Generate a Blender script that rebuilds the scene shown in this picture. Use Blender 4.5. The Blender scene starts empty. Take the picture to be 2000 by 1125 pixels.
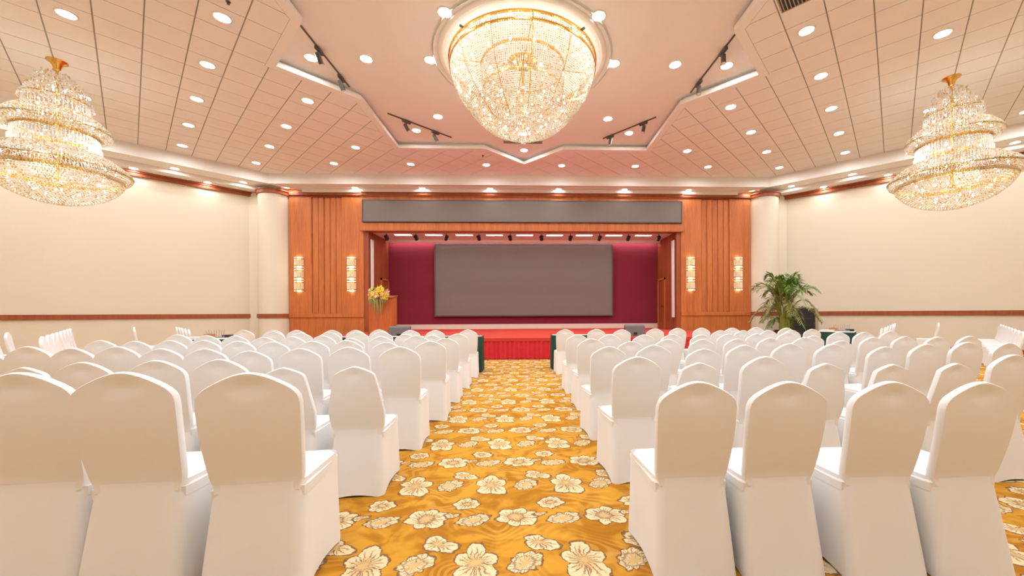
import bpy, bmesh, math, random
from math import sin, cos, pi, sqrt, atan2
from mathutils import Matrix, Vector
random.seed(7)
sc = bpy.context.scene
C = sc.collection

# ------------------------------------------------------------------ camera
HC = 1.277                                   # eye height
F_PX, CX, CY = 745.933, 1053.82, 611.832     # focal length and principal point for a 2000x1125 frame
YAW, ROLL = math.radians(2.04), math.radians(-0.262)
cam = bpy.data.cameras.new('camera')
cam.sensor_width = 36.0
cam.lens = F_PX / 2000 * 36
cam.shift_x = -(CX - 1000) / 2000
cam.shift_y = (CY - 562.5) / 2000
cam.clip_start = 0.05
co = bpy.data.objects.new('camera', cam)
C.objects.link(co)
right = Vector((cos(ROLL), 0, sin(ROLL)))
up = Vector((-sin(ROLL), 0, cos(ROLL)))
back = Vector((0, -1, 0))
M = Matrix((right, up, back)).transposed().to_4x4()
co.matrix_world = Matrix.Translation((0.04, 0, HC)) @ Matrix.Rotation(-YAW, 4, 'Z') @ M
sc.camera = co

# ------------------------------------------------------------------ world, exposure
w = bpy.data.worlds.new('world')
sc.world = w
w.use_nodes = True
w.node_tree.nodes['Background'].inputs[0].default_value = (1.0, 0.9, 0.8, 1)
w.node_tree.nodes['Background'].inputs[1].default_value = 0.02
sc.view_settings.view_transform = 'Standard'
sc.view_settings.look = 'None'
sc.view_settings.gamma = 1
sc.view_settings.use_curve_mapping = False
sc.view_settings.exposure = 1.13
sc.cycles.max_bounces = 4
sc.cycles.diffuse_bounces = 4
sc.cycles.use_adaptive_sampling = True
sc.cycles.adaptive_threshold = 0.07
sc.cycles.glossy_bounces = 3
sc.cycles.sample_clamp_indirect = 6.0
LAMP = 80.0            # downlights
WASH = 36.0            # soffit downlights
BULB = 30.0            # chandelier bulbs
WARM = (0.97, 1.0, 1.04)

# ------------------------------------------------------------------ materials
class NT:
    def __init__(s, name):
        m = bpy.data.materials.new(name)
        m.use_nodes = True
        s.m = m
        s.t = m.node_tree
        s.b = s.t.nodes['Principled BSDF']
        s.out = s.t.nodes['Material Output']
    def node(s, kind, **kw):
        n = s.t.nodes.new(kind)
        for k, v in kw.items():
            setattr(n, k, v)
        return n
    def put(s, sock, v):
        if hasattr(v, 'is_output') or isinstance(v, bpy.types.NodeSocket):
            s.t.links.new(v, sock)
        elif isinstance(v, (tuple, list)) and len(v) == 3 and sock.type == 'RGBA':
            sock.default_value = (*v, 1)
        else:
            sock.default_value = v
    def math(s, op, a, b=None, c=None):
        n = s.node('ShaderNodeMath', operation=op)
        for i, v in enumerate((a, b, c)):
            if v is not None:
                s.put(n.inputs[i], v)
        return n.outputs[0]
    def mix(s, fac, a, b):
        n = s.node('ShaderNodeMix', data_type='RGBA')
        s.put(n.inputs[0], fac)
        s.put(n.inputs[6], a)
        s.put(n.inputs[7], b)
        return n.outputs[2]
    def smooth(s, v, lo, hi, a=0.0, b=1.0):
        n = s.node('ShaderNodeMapRange', interpolation_type='SMOOTHSTEP')
        for i, q in enumerate((v, lo, hi, a, b)):
            s.put(n.inputs[i], q)
        return n.outputs[0]
    def noise(s, vec, scale, detail=3.0, rough=0.5, dist=0.0):
        n = s.node('ShaderNodeTexNoise')
        if vec is not None:
            s.put(n.inputs['Vector'], vec)
        n.inputs['Scale'].default_value = scale
        n.inputs['Detail'].default_value = detail
        n.inputs['Roughness'].default_value = rough
        n.inputs['Distortion'].default_value = dist
        return n.outputs[0]
    def coord(s, which='Object'):
        return s.node('ShaderNodeTexCoord').outputs[which]
    def mapped(s, vec, scale=(1, 1, 1)):
        n = s.node('ShaderNodeMapping')
        s.put(n.inputs[0], vec)
        n.inputs[3].default_value = scale
        return n.outputs[0]
    def bump(s, h, strength, dist=0.01):
        n = s.node('ShaderNodeBump')
        n.inputs['Strength'].default_value = strength
        n.inputs['Distance'].default_value = dist
        s.put(n.inputs['Height'], h)
        s.t.links.new(n.outputs[0], s.b.inputs['Normal'])

def plain(name, col, rough=0.6, metal=0.0, var=0.06, scale=6.0, coat=0.0, bump=0.0, sheen=0.0):
    n = NT(name)
    f = n.noise(n.coord(), scale)
    dark = tuple(c * (1 - var) for c in col)
    lite = tuple(min(1, c * (1 + var)) for c in col)
    n.put(n.b.inputs['Base Color'], n.mix(f, dark, lite))
    n.b.inputs['Roughness'].default_value = rough
    n.b.inputs['Metallic'].default_value = metal
    n.b.inputs['Coat Weight'].default_value = coat
    n.b.inputs['Sheen Weight'].default_value = sheen
    if bump:
        n.bump(n.noise(n.coord(), scale * 14), bump)
    return n.m

def emit(name, col, strength):
    n = NT(name)
    e = n.node('ShaderNodeEmission')
    e.inputs[0].default_value = (*col, 1)
    e.inputs[1].default_value = strength
    n.t.links.new(e.outputs[0], n.out.inputs[0])
    return n.m

def wood(name, dark, lite, rough=0.5):
    n = NT(name)
    g = n.noise(n.mapped(n.coord(), (22, 22, 0.7)), 3.0, 5.0, 0.6, 0.3)
    g2 = n.noise(n.mapped(n.coord(), (3, 3, 0.2)), 2.0, 2.0)
    g = n.math('ADD', n.math('MULTIPLY', g, 0.65), n.math('MULTIPLY', g2, 0.35))
    n.put(n.b.inputs['Base Color'], n.mix(n.smooth(g, 0.3, 0.7), dark, lite))
    n.b.inputs['Roughness'].default_value = rough
    return n.m

def crystal(name, col):
    n = NT(name)
    d = n.node('ShaderNodeBsdfDiffuse'); d.inputs[0].default_value = (*col, 1)
    t = n.node('ShaderNodeBsdfTranslucent'); t.inputs[0].default_value = (*col, 1)
    g = n.node('ShaderNodeBsdfGlossy'); g.inputs[0].default_value = (1, 0.97, 0.92, 1); g.inputs[1].default_value = 0.15
    v = n.noise(n.coord(), 40.0)
    m1 = n.node('ShaderNodeMixShader'); n.put(m1.inputs[0], n.smooth(v, 0.3, 0.7, 0.35, 0.8))
    n.t.links.new(d.outputs[0], m1.inputs[1]); n.t.links.new(t.outputs[0], m1.inputs[2])
    m2 = n.node('ShaderNodeMixShader'); m2.inputs[0].default_value = 0.28
    n.t.links.new(m1.outputs[0], m2.inputs[1]); n.t.links.new(g.outputs[0], m2.inputs[2])
    n.t.links.new(m2.outputs[0], n.out.inputs[0])
    return n.m

def wallpaper(name, col):
    n = NT(name)
    v = n.mapped(n.coord(), (60, 60, 6))
    f = n.noise(v, 3.0, 3.0)
    f2 = n.noise(n.coord(), 1.2, 2.0)
    a = n.mix(f, tuple(c * 0.95 for c in col), tuple(min(1, c * 1.04) for c in col))
    n.put(n.b.inputs['Base Color'], n.mix(n.math('MULTIPLY', f2, 0.15), a, tuple(c * 0.85 for c in col)))
    n.b.inputs['Roughness'].default_value = 0.75
    n.bump(f, 0.08, 0.004)
    return n.m

def carpet():
    n = NT('carpet')
    pos = n.node('ShaderNodeNewGeometry').outputs['Position']
    def warp(src, scale, amp, detail):
        wn = n.node('ShaderNodeTexNoise'); n.put(wn.inputs['Vector'], src)
        wn.inputs['Scale'].default_value = scale; wn.inputs['Detail'].default_value = detail
        vm = n.node('ShaderNodeVectorMath', operation='MULTIPLY_ADD')
        n.put(vm.inputs[0], wn.outputs['Color']); vm.inputs[1].default_value = (amp, amp, 0); n.put(vm.inputs[2], src)
        return vm.outputs[0]
    SH = 0.5 * (0.045 + 0.024)
    sp = n.node('ShaderNodeSeparateXYZ'); n.put(sp.inputs[0], warp(warp(pos, 13.0, 0.045, 1.0), 60.0, 0.024, 2.0))
    X, Y = sp.outputs[0], sp.outputs[1]
    # marbled golden ground with combed swirls
    wv = n.node('ShaderNodeTexWave', wave_type='RINGS')
    n.put(wv.inputs['Vector'], warp(pos, 2.6, 0.9, 1.0))
    wv.inputs['Scale'].default_value = 5.0; wv.inputs['Distortion'].default_value = 2.0
    wv.inputs['Detail'].default_value = 1.0
    lo = n.noise(pos, 3.4, 2.0, 0.5, 1.6)
    base = n.mix(n.smooth(lo, 0.36, 0.62), (0.41, 0.165, 0.012), (0.63, 0.310, 0.032))
    sw = n.math('MULTIPLY', n.smooth(wv.outputs[1], 0.35, 0.8), n.smooth(n.noise(pos, 2.1, 1.0), 0.42, 0.6, 0.05, 0.45))
    base = n.mix(sw, base, (0.70, 0.40, 0.09))
    col = base
    PX, PY = 0.56, 0.893
    cream, cream2, brown = (0.66, 0.45, 0.20), (0.80, 0.66, 0.40), (0.15, 0.060, 0.035)
    #        cx      cy     R     sx    sy    rot  petals amp  n2  amp2 shift veins core
    mot = [(-0.028, 2.40, 0.120, 1.05, 1.0, 0.3, 6, 0.11, 2, 0.12, 0.06, 23, 0.45),
           (0.333, 1.97, 0.132, 1.05, 0.95, -0.9, 5, 0.20, 2, 0.20, 0.10, 19, 0.0),
           (0.028, 1.955, 0.088, 1.05, 1.0, 1.3, 9, 0.09, 2, 0.16, 0.12, 26, 0.66),
           (0.108, 2.13, 0.082, 1.25, 0.85, -0.3, 3, 0.20, 2, 0.14, 0.10, 13, 0.0),
           (0.262, 2.373, 0.085, 1.20, 0.85, 0.5, 9, 0.08, 2, 0.14, 0.10, 24, 0.66),
           (0.199, 2.576, 0.081, 1.12, 1.0, 0.0, 8, 0.08, 4, 0.02, 0.0, 16, 0.34),
           (0.122, 2.43, 0.036, 1.4, 0.8, 0.4, 3, 0.18, 2, 0.1, 0.0, 7, 0.0)]
    for (cx, cy, R, sx, sy, rot, k1, a1, k2, a2, a3, kv, core) in mot:
        dx = n.math('WRAP', n.math('SUBTRACT', X, cx + SH), PX / 2, -PX / 2)
        dy = n.math('WRAP', n.math('SUBTRACT', Y, cy + SH), PY / 2, -PY / 2)
        c, s_ = cos(rot), sin(rot)
        qx = n.math('ADD', n.math('MULTIPLY', dx, c / (R * sx)), n.math('MULTIPLY', dy, s_ / (R * sx)))
        qy = n.math('ADD', n.math('MULTIPLY', dx, -s_ / (R * sy)), n.math('MULTIPLY', dy, c / (R * sy)))
        r = n.math('SQRT', n.math('ADD', n.math('MULTIPLY', qx, qx), n.math('MULTIPLY', qy, qy)))
        th = n.math('ARCTAN2', qy, qx)
        p1 = n.math('MULTIPLY', n.math('ABSOLUTE', n.math('COSINE', n.math('MULTIPLY', th, k1 / 2.0))), a1 * 2)
        p2 = n.math('MULTIPLY', n.math('COSINE', n.math('ADD', n.math('MULTIPLY', th, float(k2)), 1.1)), a2)
        p3 = n.math('MULTIPLY', n.math('COSINE', th), a3)
        rp = n.math('ADD', n.math('ADD', n.math('ADD', p1, p2), p3), 0.95 - a1)
        d = n.math('DIVIDE', r, rp)
        fill = n.smooth(d, 1.0, 0.97)
        ew = 0.0095 / R
        edge = n.math('MULTIPLY', n.smooth(d, 1 - ew * 1.3, 1 - ew * 0.6), n.smooth(d, 1.0 + ew * 0.5, 1.0))
        # seams between the petals and fine engraved strokes
        seam = n.math('ABSOLUTE', n.math('COSINE', n.math('MULTIPLY', th, k1 / 2.0)))
        seam = n.math('MULTIPLY', n.smooth(n.math('MULTIPLY', seam, r), 0.10, 0.03), n.smooth(r, 0.20, 0.34))
        vein = n.math('COSINE', n.math('ADD', n.math('MULTIPLY', th, float(kv)), n.math('MULTIPLY', r, 5.0)))
        vein = n.smooth(vein, 0.35, 0.85)
        inb = n.math('MULTIPLY', n.smooth(r, 0.10, 0.25), n.smooth(d, 0.92, 0.50))
        if core > 0.5:
            inb = n.math('MULTIPLY', n.smooth(r, core - 0.28, core - 0.05), n.smooth(d, 0.98, 0.75))
        vein = n.math('MULTIPLY', n.math('MULTIPLY', vein, inb), 0.8)
        line = n.math('MAXIMUM', n.math('MAXIMUM', edge, n.math('MULTIPLY', seam, 0.9)), vein)
        if core > 0.0:
            rg = n.smooth(n.math('ABSOLUTE', n.math('SUBTRACT', n.math('ADD', r, n.math('MULTIPLY', p1, 0.5)), core)), 0.075, 0.03)
            line = n.math('MAXIMUM', line, n.math('MULTIPLY', rg, 0.7))
        line = n.math('MULTIPLY', n.math('MINIMUM', line, 1.0), n.smooth(d, 1.0 + ew * 0.6, 1.0))
        inner = n.mix(n.smooth(d, 0.15, 0.75), cream, cream2)
        col = n.mix(fill, col, inner)
        col = n.mix(n.math('MULTIPLY', line, 0.9), col, brown)
    pile = n.noise(pos, 320.0, 2.0)
    col = n.mix(n.math('MULTIPLY', pile, 0.16), col, (0.35, 0.17, 0.03))
    n.put(n.b.inputs['Base Color'], col)
    n.b.inputs['Roughness'].default_value = 0.95
    n.b.inputs['Specular IOR Level'].default_value = 0.1
    n.bump(pile, 0.25, 0.006)
    return n.m

MT = {}
MT['ceil'] = plain('ceiling_tile_board', (0.89, 0.87, 0.85), 0.85, var=0.03, scale=2, bump=0.06)
MT['tbar'] = plain('ceiling_grid', (0.40, 0.335, 0.275), 0.6, var=0.03)
MT['plaster'] = plain('plaster', (0.90, 0.88, 0.86), 0.8, var=0.02, scale=1.0)
MT['white'] = plain('white_moulding', (0.88, 0.86, 0.82), 0.6, var=0.02)
MT['wall'] = wallpaper('beige_wallpaper', (0.75, 0.68, 0.555))
MT['wood'] = wood('cherry_veneer', (0.43, 0.105, 0.020), (0.63, 0.205, 0.050))
MT['wood_trim'] = wood('cherry_trim', (0.27, 0.055, 0.014), (0.38, 0.095, 0.028))
MT['wood_dark'] = wood('stage_side_veneer', (0.25, 0.05, 0.014), (0.38, 0.10, 0.03))
MT['wine'] = plain('wine_fabric', (0.21, 0.010, 0.030), 0.9, var=0.25, scale=90, sheen=0.2)
MT['screen'] = plain('led_screen', (0.185, 0.156, 0.136), 0.45, var=0.03)
MT['black'] = plain('black_plastic', (0.018, 0.017, 0.018), 0.45, var=0.1)
MT['dgrey'] = plain('dark_grey_metal', (0.09, 0.08, 0.075), 0.4, var=0.1)
MT['grey'] = plain('grey_speaker', (0.15, 0.14, 0.14), 0.6, var=0.15, scale=120)
MT['gold'] = plain('polished_gold', (0.86, 0.52, 0.12), 0.2, metal=1.0, var=0.08)
MT['red'] = plain('red_stage_carpet', (0.60, 0.042, 0.022), 0.9, var=0.08, scale=30, bump=0.1)
MT['redcloth'] = plain('red_skirt', (0.66, 0.012, 0.022), 0.6, var=0.1, scale=10, sheen=0.2)
MT['green'] = plain('green_tablecloth', (0.012, 0.055, 0.034), 0.8, var=0.1, scale=20)
MT['cloth'] = plain('white_spandex', (0.83, 0.825, 0.82), 0.75, var=0.02, scale=4, sheen=0.15)
MT['carpet'] = carpet()
MT['lamp'] = emit('downlight_lens', WARM, LAMP)
MT['wash'] = emit('soffit_lens', (1.0, 0.97, 0.93), WASH)
MT['bulb'] = emit('chandelier_bulb', (1.0, 0.95, 0.86), BULB)
MT['sconce_bulb'] = emit('sconce_bulb', (1.0, 0.90, 0.68), 6.0)
MT['panel'] = emit('stage_panel_diffuser', (1.0, 0.97, 0.95), 9.0)
MT['cove'] = emit('cove_tube', (1.0, 0.90, 0.86), 7.0)
MT['crystal'] = crystal('crystal_beads', (0.95, 0.92, 0.85))
MT['crystal_clear'] = crystal('crystal_rods', (0.94, 0.92, 0.88))
MT['crystal_gold'] = crystal('crystal_amber', (0.90, 0.62, 0.22))
MT['crystal_spark'] = plain('crystal_facet', (0.96, 0.95, 0.92), 0.08, metal=1.0, var=0.02)
MT['paper'] = plain('white_paper', (0.8, 0.8, 0.78), 0.7, var=0.03)
MT['leaf'] = plain('palm_leaf', (0.15, 0.30, 0.035), 0.5, var=0.35, scale=9)
MT['leaf_dry'] = plain('palm_leaf_outer', (0.30, 0.31, 0.11), 0.6, var=0.35, scale=9)
MT['stem'] = plain('palm_stem', (0.36, 0.36, 0.06), 0.5, var=0.2)
MT['pot'] = plain('dark_pot', (0.035, 0.022, 0.018), 0.35, var=0.2)
MT['yellow'] = plain('yellow_petal', (0.92, 0.70, 0.03), 0.6, var=0.15, scale=30)
MT['lily'] = plain('white_petal', (0.86, 0.74, 0.60), 0.6, var=0.1, scale=30)
MT['pink'] = plain('pink_petal', (0.72, 0.34, 0.30), 0.6, var=0.1, scale=30)
MT['glass'] = plain('clear_stirrer', (0.30, 0.28, 0.24), 0.15, var=0.1)

# ------------------------------------------------------------------ mesh helpers
def mesh(name, verts, faces, mat, parent=None, smooth=False, bevel=0.0):
    me = bpy.data.meshes.new(name)
    me.from_pydata([tuple(v) for v in verts], [], [tuple(f) for f in faces])
    me.materials.append(MT[mat])
    if smooth:
        me.shade_smooth()
    me.update()
    return link(name, me, parent, bevel)

def link(name, me, parent=None, bevel=0.0):
    o = bpy.data.objects.new(name, me)
    C.objects.link(o)
    o.parent = parent
    if bevel:
        b = o.modifiers.new('bevel', 'BEVEL'); b.width = bevel; b.segments = 2; b.limit_method = 'ANGLE'
    return o

class B:
    """collects shapes for one mesh"""
    def __init__(s): s.v = []; s.f = []
    def add(s, vs, fs):
        k = len(s.v); s.v += [tuple(v) for v in vs]; s.f += [tuple(i + k for i in f) for f in fs]
        return s
    def box(s, x0, x1, y0, y1, z0, z1):
        vs = [(x, y, z) for z in (z0, z1) for y in (y0, y1) for x in (x0, x1)]
        return s.add(vs, [(0, 2, 3, 1), (4, 5, 7, 6), (0, 1, 5, 4), (2, 6, 7, 3), (0, 4, 6, 2), (1, 3, 7, 5)])
    def bar(s, p, q, w, h=None, upv=(0, 0, 1)):
        p, q = Vector(p), Vector(q); h = h or w
        d = (q - p).normalized(); u = Vector(upv)
        if abs(d.dot(u)) > 0.97: u = Vector((1, 0, 0))
        a = d.cross(u).normalized() * w / 2; b = a.cross(d).normalized() * h / 2
        vs = [e + i * a + j * b for e in (p, q) for i, j in ((-1, -1), (1, -1), (1, 1), (-1, 1))]
        return s.add(vs, [(3, 2, 1, 0), (4, 5, 6, 7), (0, 1, 5, 4), (1, 2, 6, 5), (2, 3, 7, 6), (3, 0, 4, 7)])
    def tube(s, pts, r, seg=8, cap=True):
        pts = [Vector(p) for p in pts]; k0 = len(s.v)
        rs = r if isinstance(r, (list, tuple)) else [r] * len(pts)
        for i, p in enumerate(pts):
            d = (pts[min(i + 1, len(pts) - 1)] - pts[max(i - 1, 0)]).normalized()
            u = Vector((0, 0, 1)) if abs(d.z) < 0.95 else Vector((1, 0, 0))
            a = d.cross(u).normalized(); b = a.cross(d)
            for j in range(seg):
                t = 2 * pi * j / seg
                s.v.append(tuple(p + (a * cos(t) + b * sin(t)) * rs[i]))
        for i in range(len(pts) - 1):
            for j in range(seg):
                a0 = k0 + i * seg + j; a1 = k0 + i * seg + (j + 1) % seg
                s.f.append((a0, a0 + seg, a1 + seg, a1))
        if cap:
            s.f.append(tuple(k0 + j for j in range(seg)))
            s.f.append(tuple(k0 + (len(pts) - 1) * seg + j for j in reversed(range(seg))))
        return s
    def lathe(s, prof, seg=32, c=(0, 0, 0), a0=0.0, a1=2 * pi):
        full = abs(a1 - a0 - 2 * pi) < 1e-6; k0 = len(s.v); n = seg if full else seg + 1
        for (r, z) in prof:
            for j in range(n):
                t = a0 + (a1 - a0) * j / seg
                s.v.append((c[0] + r * cos(t), c[1] + r * sin(t), c[2] + z))
        for i in range(len(prof) - 1):
            for j in range(seg):
                j2 = (j + 1) % n
                a, b = k0 + i * n + j, k0 + i * n + j2
                s.f.append((a, b, b + n, a + n))
        return s
    def octa(s, c, r, h=None):
        x, y, z = c; h = h or r
        k = len(s.v)
        s.v += [(x + r, y, z), (x, y + r, z), (x - r, y, z), (x, y - r, z), (x, y, z + h), (x, y, z - h)]
        for a, b in ((0, 1), (1, 2), (2, 3), (3, 0)):
            s.f.append((k + a, k + b, k + 4)); s.f.append((k + b, k + a, k + 5))
        return s
    def done(s, name, mat, parent=None, smooth=False, bevel=0.0):
        return mesh(name, s.v, s.f, mat, parent, smooth, bevel)

def tag(o, label=None, cat=None, group=None, kind=None):
    if label: o['label'] = label
    if cat: o['category'] = cat
    if group: o['group'] = group
    if kind: o['kind'] = kind
    return o

def thing(name, label, cat, loc=(0, 0, 0), rz=0.0, group=None):
    o = bpy.data.objects.new(name, None)
    C.objects.link(o); o.empty_display_size = 0.1
    o.location = loc; o.rotation_euler = (0, 0, rz)
    return tag(o, label, cat, group)

def struct(o, label=None):
    o['kind'] = 'structure'
    if label: o['label'] = label
    return o

def dup(root, loc=None, rz=None, scale=None, label=None, group=None):
    r = root.copy(); C.objects.link(r)
    if loc is not None: r.location = loc
    if rz is not None: r.rotation_euler = (0, 0, rz)
    if scale is not None: r.scale = scale
    if label: r['label'] = label
    if group: r['group'] = group
    for ch in list(root.children):
        c = ch.copy(); C.objects.link(c); c.parent = r
        for g in list(ch.children):
            d = g.copy(); C.objects.link(d); d.parent = c
    return r

# ------------------------------------------------------------------ room measures
YC = 8.05                      # the room is a square on its corner, centred at (0, YC)
RW = 17.48                     # |x|+|y-YC| of the walls
RF = 15.43                     # ... of the ceiling fascia
RS = 16.66                     # ... of the step in the soffit
YF = 15.0                      # stage wall
YFF = 14.2                     # fascia above the stage wall
ZC = 6.394                     # tiled ceiling
ZR = 6.577                     # recess ceiling
ZS1, ZS2 = 6.077, 5.977        # soffits
XF = RW - (YF - YC)            # 10.53: where stage wall and side walls meet
SQ, DI = 3.86, 5.07            # half sides of the two squares that make the star recess

# ------------------------------------------------------------------ floor and walls
fl = struct(mesh('floor', [(-18, -10, 0), (18, -10, 0), (18, 18, 0), (-18, 18, 0)], [(0, 1, 2, 3)], 'carpet'))

def wallquad(name, p, q, mat='wall', t=0.12):
    p, q = Vector((*p, 0)), Vector((*q, 0))
    d = (q - p).normalized(); nrm = Vector((-d.y, d.x, 0))
    if nrm.dot(Vector((0, YC, 0)) - p) > 0: nrm = -nrm
    o_ = nrm * t
    vs = [p, q, q + o_, p + o_] + [v + Vector((0, 0, ZR)) for v in (p, q, q + o_, p + o_)]
    return struct(mesh(name, vs, [(3, 2, 1, 0), (4, 5, 6, 7), (0, 1, 5, 4), (1, 2, 6, 5), (2, 3, 7, 6), (3, 0, 4, 7)], mat))
wall_left = wallquad('wall_left', (-XF, YF), (-RW, YC))
wall_right = wallquad('wall_right', (XF, YF), (RW, YC))
wallquad('wall_back_left', (-RW, YC), (0, YC - RW))
wallquad('wall_back_right', (RW, YC), (0, YC - RW))

def along(name, sgn, d0, d1, z0, z1, mat, y_end=YF, bevel=0.0):
    """a moulding running along a side wall between wall offsets d0<d1 (in |x|+|y-YC|), heights z0<z1"""
    b = B()
    pts = []
    for d in (d0, d1):
        pts.append((sgn * (d - (y_end - YC)), y_end)); pts.append((sgn * d, YC)); pts.append((0, YC - d))
    vs = [(x, y, z) for z in (z0, z1) for (x, y) in pts]
    f = []
    for i in (0, 1):
        f += [(i, i + 1, i + 4, i + 3), (6 + i + 1, 6 + i, 6 + i + 3, 6 + i + 4),
              (i, i + 6, i + 7, i + 1), (i + 3, i + 4, i + 10, i + 9)]
    f += [(0, 3, 9, 6)]
    b.add(vs, f)
    return struct(b.done(name, mat, bevel=bevel))
tn = 0
for sgn in (-1, 1):
    for (a, b_, z0, z1, m) in ((RW - 0.09, RW - 0.002, 5.79, 5.90, 'wood_trim'), (RW - 0.13, RW - 0.002, 5.90, 5.958, 'wood_trim'),
                               (RW - 0.06, RW - 0.002, 1.15, 1.30, 'wood_trim'), (RW - 0.03, RW - 0.002, 0.002, 0.12, 'wood_trim'),
                               (RW - 0.22, RW - 0.002, 5.96, ZS2 + 0.01, 'white')):
        tn += 1
        along('trim_%d' % tn, sgn, a, b_, z0, z1, m)
    tn += 1; along('trim_%d' % tn, sgn, RF, RF + 0.04, ZS1 - 0.02, ZC + 0.06, 'white')     # fascia
    tn += 1; along('trim_%d' % tn, sgn, RF - 0.03, RF + 0.05, ZS1 - 0.05, ZS1 + 0.03, 'white')
    tn += 1; along('trim_%d' % tn, sgn, RF + 0.04, RS, ZS1, ZS1 + 0.04, 'plaster')
    tn += 1; along('trim_%d' % tn, sgn, RS, RS + 0.05, ZS2 - 0.02, ZS1 + 0.03, 'white')
    tn += 1; along('trim_%d' % tn, sgn, RS + 0.05, RW, ZS2, ZS2 + 0.04, 'plaster')

# ------------------------------------------------------------------ ceiling
def clip(poly, nx, ny, d):
    """keep the side nx*x+ny*y <= d"""
    out = []
    for i in range(len(poly)):
        p, q = poly[i], poly[(i + 1) % len(poly)]
        a, b = nx * p[0] + ny * p[1] - d, nx * q[0] + ny * q[1] - d
        if a <= 0: out.append(p)
        if (a < 0 < b) or (b < 0 < a):
            t = a / (a - b); out.append((p[0] + (q[0] - p[0]) * t, p[1] + (q[1] - p[1]) * t))
    return out if len(out) > 2 else []
def area(p):
    return abs(sum(p[i][0] * p[(i + 1) % len(p)][1] - p[(i + 1) % len(p)][0] * p[i][1] for i in range(len(p)))) / 2
def subtract(poly, planes):
    res, rest = [], poly
    for (nx, ny, d) in planes:
        o = clip(rest, -nx, -ny, -d)
        if o and area(o) > 1e-4: res.append(o)
        rest = clip(rest, nx, ny, d)
        if not rest: break
    return res
def star_planes(g):
    s1 = [(1, 0, SQ + g), (-1, 0, SQ + g), (0, 1, SQ + g), (0, -1, SQ + g)]
    k = sqrt(0.5)
    s2 = [(a * k, b * k, DI * k + g) for a in (1, -1) for b in (1, -1)]
    return s1, s2
def minus_star(poly, g):
    s1, s2 = star_planes(g)
    out = []
    for p in subtract(poly, s1): out += subtract(p, s2)
    return out
def region(poly, sgn):
    """clip a polygon (relative to the room centre) to the tiled ceiling on one side of the centre line"""
    k = sqrt(0.5)
    poly = clip(poly, -sgn, 0, 0)
    for ny in (1, -1):
        if poly: poly = clip(poly, sgn * k, ny * k, RF * k)
    if poly: poly = clip(poly, 0, 1, YFF - YC)
    return poly

ceil_b = B()
for sgn in (-1, 1):
    base = region([(-20, -20), (20, -20), (20, 20), (-20, 20)], sgn)
    for p in minus_star(base, 0.0):
        ceil_b.add([(x, y + YC, ZC + 0.014) for x, y in p], [tuple(range(len(p)))])
ceiling = struct(ceil_b.done('ceiling', 'tbar'))

FXI = F_PX
def px_area(c):
    """rough size in the picture, to pick the tiles that show largest"""
    x, y = c[0] - 0.04, c[1] + YC
    if y < 1: return 0
    u, v = CX + F_PX * x / y - 27, CY - F_PX * (ZC - HC) / y
    if u < -90 or u > 2090 or v < -35: return 0
    return 1 / y ** 3
tiles = []
T = 0.6
for sgn in (-1, 1):
    k = sqrt(0.5)
    d, nn = (sgn * k, k), (-sgn * k, k)
    for i in range(-42, 43):
        for j in range(-42, 43):
            a0, a1 = 0.068 + i * T + 0.008, 0.068 + (i + 1) * T - 0.008      # fine joints
            b0, b1 = -0.08 + j * T + 0.010, -0.08 + (j + 1) * T - 0.010      # wide bars
            q = [(d[0] * a + nn[0] * b, d[1] * a + nn[1] * b) for a, b in ((a0, b0), (a1, b0), (a1, b1), (a0, b1))]
            q = region(q, sgn)
            if not q: continue
            ps = minus_star(q, 0.17)
            if not ps: continue
            ar = sum(area(p) for p in ps)
            if ar < 0.006: continue
            cx_ = sum(v[0] for p in ps for v in p) / sum(len(p) for p in ps)
            cy_ = sum(v[1] for p in ps for v in p) / sum(len(p) for p in ps)
            tiles.append((px_area((cx_, cy_)) * ar, ps, (cx_, cy_)))
tiles.sort(key=lambda t: -t[0])
def tile_add(b, ps):
    for p in ps:
        n = len(p)
        if sum(p[i][0] * p[(i + 1) % n][1] - p[(i + 1) % n][0] * p[i][1] for i in range(n)) < 0: p = p[::-1]
        jit = 0.0
        lo = [(x, y + YC, ZC + jit) for x, y in p]; hi = [(x, y + YC, ZC + 0.014) for x, y in p]
        b.add(lo + hi, [tuple(reversed(range(n)))] + [(i, (i + 1) % n, n + (i + 1) % n, n + i) for i in range(n)])
rest = B()
for k, (s, ps, c) in enumerate(tiles):
    if k < 300 and s > 0:
        b = B(); tile_add(b, ps); b.done('ceiling_tile', 'ceil', ceiling)
    else:
        tile_add(rest, ps)
ro = rest.done('ceiling_tile_field', 'ceil', ceiling); ro['kind'] = 'stuff'

# star recess: border band, lip and upper plane
border = B()
for sgn in (-1, 1):
    outer = [(-9, -9), (9, -9), (9, 9), (-9, 9)]
    s1, s2 = star_planes(0.165)
    def inter(poly, planes):
        for pl in planes:
            if poly: poly = clip(poly, *pl)
        return poly
    half = clip(outer, -sgn, 0, 0)
    A_ = inter(half, s1)
    pieces = [A_] + subtract(inter(half, s2), s1)
    for p in pieces:
        for q in minus_star(p, 0.0):
            border.add([(x, y + YC, ZC - 0.001) for x, y in q], [tuple(range(len(q)))])
struct(border.done('trim_40', 'plaster'))
def star_outline(g=0.0):
    pts = []
    s, dd = SQ + g, DI + g * sqrt(2)
    for q in range(4):
        c_, s_ = round(cos(q * pi / 2)), round(sin(q * pi / 2))
        for (x, y) in ((s, dd - s), (s, s), (dd - s, s), (0, dd)):
            pts.append((c_ * x - s_ * y, s_ * x + c_ * y))
    return pts
st, st2, st3 = star_outline(), star_outline(0.05), star_outline(0.10)
n = len(st)
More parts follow.
